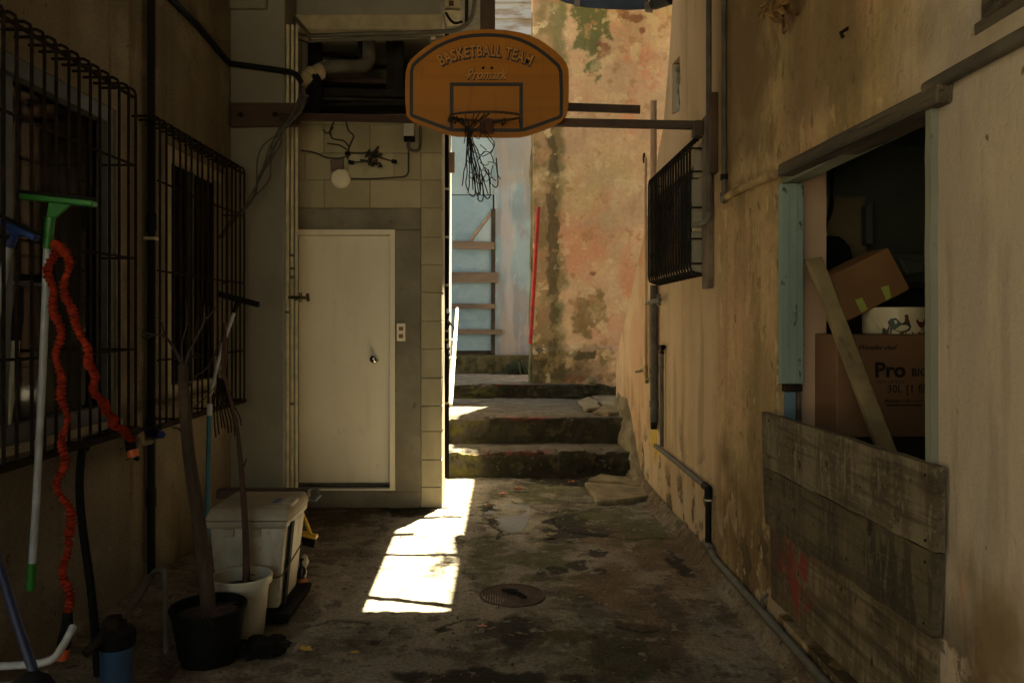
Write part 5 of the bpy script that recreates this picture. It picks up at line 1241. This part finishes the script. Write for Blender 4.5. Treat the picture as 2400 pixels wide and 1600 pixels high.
b = NB(); box(b, XR+.04, XR+.045, 5.06, 6.48, 1.84, 2.42); part('pane', b, M['glass'], wr2)
b = NB(); box(b, XR+.035, XR+.06, 5.75, 5.78, 1.84, 2.42); part('mullion', b, M['oldwood'], wr2)
# pipes: tall conduit, corner conduit over the lintel, thick drain, gas pipe, base pipe
q = [onX(1652,-40,1.21), onX(1642,240,1.21), onX(1632,420,1.21), onX(1627,500,1.21)]
b = NB(); tube(b, [Vector((1.21,4.62,4.0)), Vector((1.21,4.62,2.06))], .0165, 10)
cd1 = thing('conduit', 'tall gray conduit running down beside the timber post to the cage', 'conduit', (1.21,4.62,2)); part('pipe', b, M['conduitbrown'], cd1, True)
b = NB(); tube(b, smooth([(1.21,4.62,2.08),(1.21,4.625,2.05),(1.20,4.67,2.03),(1.18,4.8,2.03)],4), .018, 10); part('elbow', b, M['galv'], cd1, True)
b = NB(); tube(b, [(1.21,4.62,2.25),(1.21,4.62,2.29)], .021, 10); part('collar', b, M['galv'], cd1, True)
a0 = onX(1663,455,XR-.018)
def oc(x, y): return onX(x, y, XR-.016)
cd2 = thing('conduit', 'half buried conduit dropping down then rising along the wall past the lintel', 'conduit', a0)
b = NB(); tube(b, [Vector((a0.x,a0.y,4.2)), a0+Vector((0,0,.02))], .0155, 10); part('pipe', b, M['conduitbrown'], cd2, True)
b = NB(); tube(b, [a0, oc(1720,425), oc(1782,399)], .02, 10); part('pipe', b, M['ochre'], cd2, True)
b = NB(); tube(b, [onX(2130,204,XR-.03), oc(2200,165), oc(2290,116), oc(2420,45)], .021, 10); part('pipe', b, M['conduitbrown'], cd2, True)
b = NB(); tube(b, [a0+Vector((0,0,.03)), a0+Vector((0,0,-.01)), a0+Vector((0,-.05,.002))], .023, 10); part('elbow', b, M['conduitbrown'], cd2, True)
b = NB(); tube(b, [a0+Vector((0,0,.10)), a0+Vector((0,0,.13))], .021, 10); part('collar', b, M['rust'], cd2, True)
dn = thing('drain_pipe', 'thick weathered drain pipe running down behind the barred box', 'pipe', onX(1502,960,1.22))
def vpipe(x, y0, y1, X, r, m, parent, nm='pipe'):
    d = X*F/(x-CX); b = NB(); tube(b, [(X,d,H-(y0-CY)/F*d), (X,d,H-(y1-CY)/F*d)], r, 12); return part(nm, b, m, parent, True)
vpipe(1502,655,968,1.215,.031,M['graypipe'],dn); vpipe(1502,920,935,1.215,.036,M['graypipe'],dn,'coupling'); vpipe(1502,845,858,1.215,.034,M['graypipe'],dn,'coupling'); vpipe(1502,968,985,1.215,.028,M['rust'],dn,'broken_end')
vpipe(1501,232,560,1.235,.026,M['pinkstrip'],dn)
b = NB(); tube(b, [onX(1484,698,1.20),onX(1500,692,1.20),onX(1516,690,1.20)], [.012,.02,.014], 8); tube(b, [onX(1513,676,1.2),onX(1513,702,1.2)], .016, 8); part('clamp', b, M['galv'], dn, True)
b = NB(); q = [onX(x,y,1.236) for x,y in ((1495,735),(1503,737),(1503,762),(1495,760))]; prism(b, q, (.012,0,0)); part('clip', b, M['beige'], dn)
ta = thing('wall_tap', 'thin supply pipe with two small brass taps left of the drain pipe', 'tap', onX(1480,850,1.22))
vpipe(1483,362,856,1.235,.011,M['ochre'],ta); vpipe(1491,700,870,1.235,.009,M['ochre'],ta)
b = NB(); tube(b, [onX(1483,846,1.225),onX(1470,851,1.19),onX(1461,853,1.17)], [.018,.014,.012], 8); tube(b, [onX(1483,838,1.22),onX(1483,862,1.22)], .019, 8); part('spout', b, M['brass'], ta, True)
b = NB(); tube(b, [onX(1484,862,1.22),onX(1485,880,1.22)], .018, 8); tube(b, [onX(1485,871,1.22),onX(1498,871,1.22)], .012, 8); part('valve', b, M['brass'], ta, True)
b = NB(); c = onX(1479,362,1.243); lathe(b, [(0,-.006),(.025,-.008),(.045,-.004),(.05,.004)], c, 12, 'x')
for v in b.verts: v.co.z += (mnoise.noise(v.co*20))*.02
part('hole', b, M['rust'], ta)
gs = thing('supply_pipe', 'gray supply pipe stepping down the ochre wall and running along its foot', 'pipe', (XR,4.6,.1))
xx = 1.225
d_ = xx*F/(1520-CX)
pv = [onX(1520,800,xx), onX(1520,1025,xx)]
b = NB(); tube(b, pv, .0155, 12); part('pipe', b, M['graypipe'], gs, True)
b = NB(); tube(b, [onX(1513,798,xx),onX(1524,797,xx),pv[0]+Vector((0,0,-.03))], .019, 10); part('elbow', b, M['rust'], gs, True)
b = NB(); tube(b, [onX(1520,840,xx),onX(1520,846,xx)], .019, 10); part('coupling', b, M['galv'], gs, True)
b = NB(); tube(b, [onX(1505,1023,xx),onX(1545,1054,xx),onX(1627,1122,xx)], .017, 12); part('pipe', b, M['galv'], gs, True)
b = NB(); tube(b, [onX(1618,1114,xx),onX(1627,1122,xx),onX(1627,1145,xx)], .024, 12); part('elbow', b, M['blackpipe'], gs, True)
b = NB(); tube(b, [onX(1627,1140,xx),onX(1627,1250,xx)], .019, 12); part('pipe', b, M['blackpipe'], gs, True)
b = NB(); tube(b, [onX(1627,1144,xx),onX(1627,1149,xx)], .022, 12); part('clip', b, M['creampipe'], gs, True)
zb_ = .092
b = NB(); tube(b, [onX(1627,1248,xx), Vector((xx,4.55,zb_)), Vector((xx-.004,3.6,zb_+.002)), Vector((xx,2.4,zb_)), Vector((xx,1.5,zb_))], .0205, 12); part('pipe', b, M['galv'], gs, True)
b = NB(); tube(b, [onX(1622,1244,xx),onX(1634,1262,xx)], .027, 10); part('elbow', b, M['graypipe'], gs, True)
p = Vector((xx,3.72,zb_)); b = NB(); tube(b, smooth([p+Vector((.02,.02,.0)),p+Vector((.0,.01,.05)),p+Vector((.015,-.02,.09))],3), .009, 6); part('hook', b, M['graypipe'], gs)
# dried leaves hanging high on the wall
lv = thing('dried_leaves', 'bunch of curled dry brown leaves hanging from the top of the ochre wall', 'leaves', onX(1795,0,1.2))
r3 = random.Random(31)
for i,(x,y,x2,y2,w) in enumerate([(1765,-20,1772,45,.05),(1785,-20,1790,40,.05),(1800,-30,1800,30,.055),(1825,-20,1818,36,.05),(1792,10,1800,74,.03),(1780,-30,1760,20,.04),(1810,-30,1830,10,.045)]):
    A_, B_ = onX(x,y,1.2+r3.uniform(-.03,.02)), onX(x2,y2,1.2+r3.uniform(-.05,.02)); b = NB(); n = 8; L_ = []; 
    for j in range(n+1):
        t = j/n; p = A_.lerp(B_,t); ww = w*math.sin(math.pi*min(1,t*.9+.08))*(1+.3*math.sin(t*9+i)); cu = .03*math.sin(t*5+i)
        L_.append([b.verts.new(p+Vector((cu-.02, -ww, r3.uniform(-.006,.006)))), b.verts.new(p+Vector((cu*1.0,0,0))), b.verts.new(p+Vector((cu-.025, ww, r3.uniform(-.006,.006))))])
    for j in range(n):
        for s_ in (0,1): b.faces.new((L_[j][s_],L_[j][s_+1],L_[j+1][s_+1],L_[j+1][s_]))
    o = part('leaf', b, M['leafy'], lv, True)
    md = o.modifiers.new('s','SOLIDIFY'); md.thickness = .003
b = NB(); tube(b, [onX(1795,-60,1.2),onX(1797,20,1.2),onX(1800,78,1.2)], .006, 6); part('stalk', b, M['stem'], lv)
p = onX(1944,76,1.24); b = NB(); tube(b, [p+Vector((.01,.01,.02)), p+Vector((-.02,0,0)), p+Vector((-.018,-.012,-.02))], .007, 6); solo('wall_hook', b, M['rust'], 'small dark hook sticking out of the ochre wall below the dry leaves', 'hook')

# ================================================================== INSIDE THE DOORWAY
bx1 = thing('cardboard_box', 'big printed cardboard box inside the doorway with a pot on top', 'box', W(2030,1000,3.4), 'cardboard boxes in the doorway')
YX = 3.38
b = NB(); a_, c_ = W(1922,768,YX), W(2180,1004,YX); box(b, a_.x, c_.x, YX, YX+.3, c_.z, a_.z, .005); part('carton', b, M['card2'], bx1)
def box_text(body, x, y, w, off=0, shear=0, hs=1.0, tilt=0):
    b = text_bm(body, 1.0, off, shear, 'LEFT', 1.0, .0006)
    xs_ = [v.co.x for v in b.verts]; mn = min(xs_); s = w*YX/F/(max(xs_)-mn)
    for v in b.verts: v.co.x = (v.co.x-mn)*s; v.co.y *= s*hs
    p = W(x, y, YX); to_front(b, (p.x, YX-.0008, p.z)); part('lettering', b, M['ink'], bx1)
box_text('Wonder chef', 1974, 803, 88, .01, .4); box_text('Pro', 2010, 865, 70, .03, 0, .95); box_text('BIG SIZE', 2094, 863, 88, .02)
box_text('30L [1 個]', 2038, 901, 100); box_text('株式会社ワンダーシェフ', 2032, 924, 88, .02); box_text('プロビッグサイズ', 2012, 880, 66, 0)
b = NB(); prism(b, [W(2036,929,YX-.0008),W(2118,929,YX-.0008),W(2118,932,YX-.0008),W(2036,932,YX-.0008)], (0,.0006,0)); part('print_line', b, M['ink'], bx1)
b = NB(); box(b, a_.x+.02, c_.x+.3, YX+.02, YX+.7, .02, c_.z-.002, .005); solo('crate', b, M['dark'], 'dark chest under the printed cardboard box behind the boards', 'chest')
pot = thing('rooster_pot', 'cream pot with dark rooster and hen pictures on the cardboard box', 'pot', W(2060,768,3.53))
pc = W(2058,768,3.53); pc.z = a_.z; R1 = .138
b = NB(); lathe(b, [(R1*.96,0.001),(R1,.012),(R1,.108),(R1*.985,.116),(R1*.93,.116),(R1*.93,.02),(0,.02)], pc, 40); part('bowl', b, M['ceramic'], pot, True)
def on_pot(pts, m, nm):
    """flat pictures wrapped on the pot; pts in photo pixels"""
    b = NB(); va = []
    for x, y in pts:
        s = max(-.97, min(.97, ((x-2058)*3.53/F)/R1)); a = math.asin(s); z = pc.z+(768-y)/F*3.40*1.05
        va.append((Vector((pc.x+math.sin(a)*(R1+.0012), pc.y-math.cos(a)*(R1+.0012), z)), Vector((pc.x+math.sin(a)*(R1-.002), pc.y-math.cos(a)*(R1-.002), z))))
    f = [b.verts.new(v[0]) for v in va]; b.faces.new(f); part(nm, b, m, pot)
on_pot([(2017,752),(2012,742),(2016,734),(2026,732),(2033,740),(2036,744),(2042,741),(2046,733),(2052,741),(2056,752),(2052,760),(2042,763),(2030,762),(2022,758)], M['picgreen'], 'rooster')
on_pot([(2042,741),(2043,730),(2041,727),(2046,724),(2050,727),(2050,734),(2053,741),(2048,743)], M['picred'], 'rooster_head')
on_pot([(2066,738),(2070,734),(2074,740),(2084,741),(2088,734),(2093,732),(2091,744),(2086,753),(2076,753),(2069,745)], M['picred'], 'hen')
for q in ([(2032,762),(2034,762),(2034,767),(2032,767)],[(2044,762),(2046,762),(2046,767),(2044,767)],[(2079,753),(2081,753),(2081,760),(2079,760)],[(2084,753),(2086,753),(2086,760),(2084,760)]): on_pot(q, M['picred'], 'rooster_leg')
r3 = random.Random(9)
for i in range(26):
    x = r3.choice([r3.uniform(2004,2020), r3.uniform(2096,2124), r3.uniform(2030,2090)]); h = r3.uniform(6,26) if not 2020 < x < 2096 else r3.uniform(3,8)
    on_pot([(x-1.2,767),(x+1.2,767),(x+2.5+r3.uniform(-3,3),767-h*.6),(x+r3.uniform(-3,3),767-h)], r3.choice([M['picgreen'],M['picred']]), 'grass_blade')
bx2 = thing('cardboard_box', 'tilted brown cardboard box with two pieces of yellow green tape', 'box', W(2000,680,3.6), 'cardboard boxes in the doorway')
YT = 3.47
b = NB(); prism(b, [W(1893,640,YT),W(1941,741,YT),W(2091,664,YT),W(2041,569,YT)], (0,.22,0), .004); part('carton', b, M['card1'], bx2)
for q in (((1964,689),(1980,683),(1993,710),(1978,718)),((2023,660),(2041,655),(2047,682),(2036,690))):
    b = NB(); prism(b, [W(x,y,YT-.001) for x,y in q], (0,.0015,0)); part('tape', b, M['tape'], bx2)
b = NB(); prism(b, [W(1892,545,3.9),W(1900,539,3.9),W(1940,543,3.9),W(1952,566,3.9),W(1966,605,3.9),W(1960,700,3.9),W(1890,700,3.9)], (0,.2,0), .02); solo('dark_bag', b, M['blackplastic'], 'black hooded shape behind the tilted cardboard box', 'bag')
b = NB(); prism(b, [W(1884,452,4.5),W(1988,452,4.5),W(1990,570,4.5),W(1990,760,4.5),W(1884,760,4.5)], (0,.03,0)); solo('beige_panel', b, M['beige'], 'pale beige panel at the back of the dark room', 'panel')
b = NB(); prism(b, [W(2065,590,4.0),W(2126,600,4.0),W(2122,628,4.0),W(2085,632,4.0)], (0,.15,0), .01); solo('paper_bundle', b, M['interior'], 'dim grayish bundle in the dark room right of the tilted box', 'bundle')
b = NB(); prism(b, [W(1990,470,4.3),W(2006,465,4.3),W(2006,560,4.3),W(1990,560,4.3)], (0,.06,0), .004); solo('dark_post', b, M['interior'], 'dark upright post beside the beige panel in the room', 'post')
b = NB(); box(b, 1.75, 2.5, 4.1, 4.5, 1.62, 1.65); box(b, 1.76, 1.79, 4.12, 4.48, .03, 1.62); solo('shelf', b, M['oldwood'], 'dim wooden shelf at the back of the dark room', 'shelf')
b = NB(); box(b, 1.95, 2.22, 4.15, 4.4, 1.652, 1.80, .005); solo('storage_box', b, M['interior'], 'gray box on the dim shelf in the dark room', 'box')
b = NB(); box(b, 1.80, 1.93, 4.12, 4.35, 1.652, 1.76, .005); solo('storage_box', b, M['card1'], 'small brown carton on the dim shelf beside the gray box', 'box')
pk_ = thing('prop_plank', 'pale timber plank leaning diagonally inside the doorway', 'plank', W(2040,1040,3.0))
A_, B_ = W(1872,592,3.36), W(2056,1075,2.95)
u = (B_-A_).normalized(); sd = Vector((0,1,0)).cross(u).normalized()*.031
b = NB(); prism(b, [A_-sd,A_+sd,B_+sd,B_-sd], (.02,.085,0), .003); part('plank', b, M['plank'], pk_)
cw = thing('hanging_cable', 'thin black cable loop hanging in the dark room', 'cable', W(1905,460,3.9))
for q in ([(1916,330),(1914,400),(1908,460),(1898,520),(1894,548)],[(1913,330),(1909,420),(1912,470),(1903,505)]):
    b = NB(); tube(b, smooth([W(x,y,3.95) for x,y in q],4), .006, 6); part('cable', b, M['rubber'], cw, True)

# ================================================================== FLOOR: manhole, puddle, leaves
mh = thing('manhole_cover', 'round rusty iron manhole cover set in the alley floor', 'manhole cover', onF(1176,1367))
c = onF(1176,1367)
b = NB(); lathe(b, [(.178,-.012),(.178,.006),(.172,.009),(.162,.009),(.160,.005),(0,.005)], c, 56); part('cover', b, M['iron'], mh, True)
b = NB()
for i in range(-11,12):
    for j in range(-11,12):
        x, y = i*.0135, j*.0135
        if math.hypot(x,y) < .152: box(b, c.x+x-.0045, c.x+x+.0045, c.y+y-.0045, c.y+y+.0045, .0055, .0085)
part('studs', b, M['iron'], mh, kind='stuff')
b = NB(); lathe(b, [(.03,.0),(.03,.0095),(.018,.0095),(.018,.006),(0,.006)], c+Vector((0,.01,0)), 20); part('boss', b, M['darkmetal'], mh)
b = NB()
for k in range(3):
    tube(b, smooth([c+Vector((-.05+.04*k,.05-.035*k,.012)), c+Vector((-.01+.03*k,.03-.03*k,.02)), c+Vector((.03+.02*k,.04-.05*k,.012))],3), .009, 5)
part('debris', b, M['darkmetal'], mh, kind='stuff')
po = [(1108,1180),(1120,1168),(1135,1160),(1165,1155),(1200,1157),(1217,1162),(1216,1185),(1210,1205),(1196,1219),(1170,1220),(1150,1216),(1144,1205),(1152,1198),(1135,1190),(1118,1186)]
b = NB(); b.faces.new([b.verts.new(onF(x,y,.0062)+Vector((0,0,.0062-.0))) for x,y in po])
for v in b.verts: v.co.z = .0045
pu = part('cement_patch', b, M['puddle']); pu['kind'] = 'structure'
r3 = random.Random(17)
def leaf(px, py, z, L, m, label, rot, curl=.3):
    b = NB(); c = onF(px, py, z); n = 7; rows_ = []
    for j in range(n+1):
        t = j/n; w = L*.30*math.sin(math.pi*(t*.92+.04))*(1+.25*math.sin(t*14))
        x = (t-.5)*L; h = .010+curl*L*(abs(t-.5)**1.5)+r3.uniform(0,.004)
        rows_.append([b.verts.new((x,-w,h+w*.5)), b.verts.new((x,0,h)), b.verts.new((x,w,h+w*.5))])
    for j in range(n):
        for s_ in (0,1): b.faces.new((rows_[j][s_],rows_[j][s_+1],rows_[j+1][s_+1],rows_[j+1][s_]))
    bmesh.ops.rotate(b, verts=b.verts, cent=(0,0,0), matrix=Matrix.Rotation(rot,3,'Z')); bmesh.ops.translate(b, verts=b.verts, vec=c)
    solo('fallen_leaf', b, m, label, 'leaf', 'fallen leaves on the alley floor')
leaf(1192,1128,0,.11,M['leafred'],'red brown curled leaf between the smooth cement patch and the lowest riser',.2)
leaf(1156,1138,0,.085,M['leafpink'],'flat pink leaf just beyond the smooth cement patch',.1,.1)
leaf(1312,1112,0,.10,M['leafred'],'upright red brown leaf near the thin slab piece at the riser',1.0,.5)
leaf(1388,1097,0,.09,M['leafred'],'rust brown leaf against the riser behind the broken slabs',.6,.5)
leaf(1266,1240-6,0,.10,M['beige'],'pale torn leaf beside the cracked floor patch',.5,.4)
leaf(702,1500,0,.075,M['leafyellow'],'bright yellow curved leaf on the floor right of the black bag',-.5,.3)
leaf(815,1505,0,.04,M['leafyellow'],'tiny pale yellow leaf alone on the dark floor',0,.1)
leaf(1108,1444,0,.05,M['leafpink'],'thin pinkish leaf at the edge of the dark damp spot',0,.1)
leaf(1393,958,.51,.06,M['leafpink'],'small pink petal on the second step edge',.3,.3)
leaf(1270,1178,0,.05,M['beige'],'small whitish scrap on the crack by the cement patch',.2,.2)
leaf(1148,1181,.005,.06,M['whiteplastic'],'white petal lying on the smooth cement patch',.2,.1)
leaf(1125,1166,.005,.09,M['leafy'],'dark brown leaf at the left rim of the smooth cement patch',.9,.3)
b = NB(); r4 = random.Random(77)
for i in range(300):
    x, y = r4.uniform(560,1560), r4.uniform(1110,1566); c = onF(x,y); s = r4.uniform(.002,.0055)*(1.7 if r4.random()<.1 else 1)
    if c.x < -1.7 or c.x > 1.15: continue
    v = [b.verts.new(c+Vector((s*math.cos(a)*r4.uniform(.6,1.3), s*math.sin(a)*r4.uniform(.6,1.3), .006))) for a in (0,2.1,4.2)]; t = b.verts.new(c+Vector((0,0,.008+s)))
    for k_ in range(3): b.faces.new((v[k_],v[(k_+1)%3],t))
o_ = part('debris', b, M['soil']); tag(o_, 'scattered crumbs of dirt and grit on the alley floor', 'debris', kind='stuff')
# foliage added out of view to drop a leaf shadow into the sun patch
tv = thing('shadow_vine', 'unseen leafy vine added over the roof edge to cast a leaf shadow', 'vine', (.6,7.2,5.5))
b = NB(); r5 = random.Random(13)
tube(b, smooth([(.75,7.3,5.62),(.6,7.2,5.6),(.5,7.1,5.4),(.46,7.05,5.2)],4), .008, 5); part('stem', b, M['stem'], tv)
b = NB()
for i in range(90):
    c = Vector((.52+r5.gauss(0,.055), 7.05+r5.gauss(0,.16), 5.4+r5.gauss(0,.12))); a = Vector((r5.uniform(-1,1),r5.uniform(-1,1),r5.uniform(-.6,.6))).normalized()*.045; d_ = a.cross(Vector((r5.uniform(-1,1),r5.uniform(-1,1),1))).normalized()*.018
    b.faces.new([b.verts.new(c-a), b.verts.new(c+d_), b.verts.new(c+a), b.verts.new(c-d_)])
part('foliage', b, M['treegreen'], tv, kind='stuff')
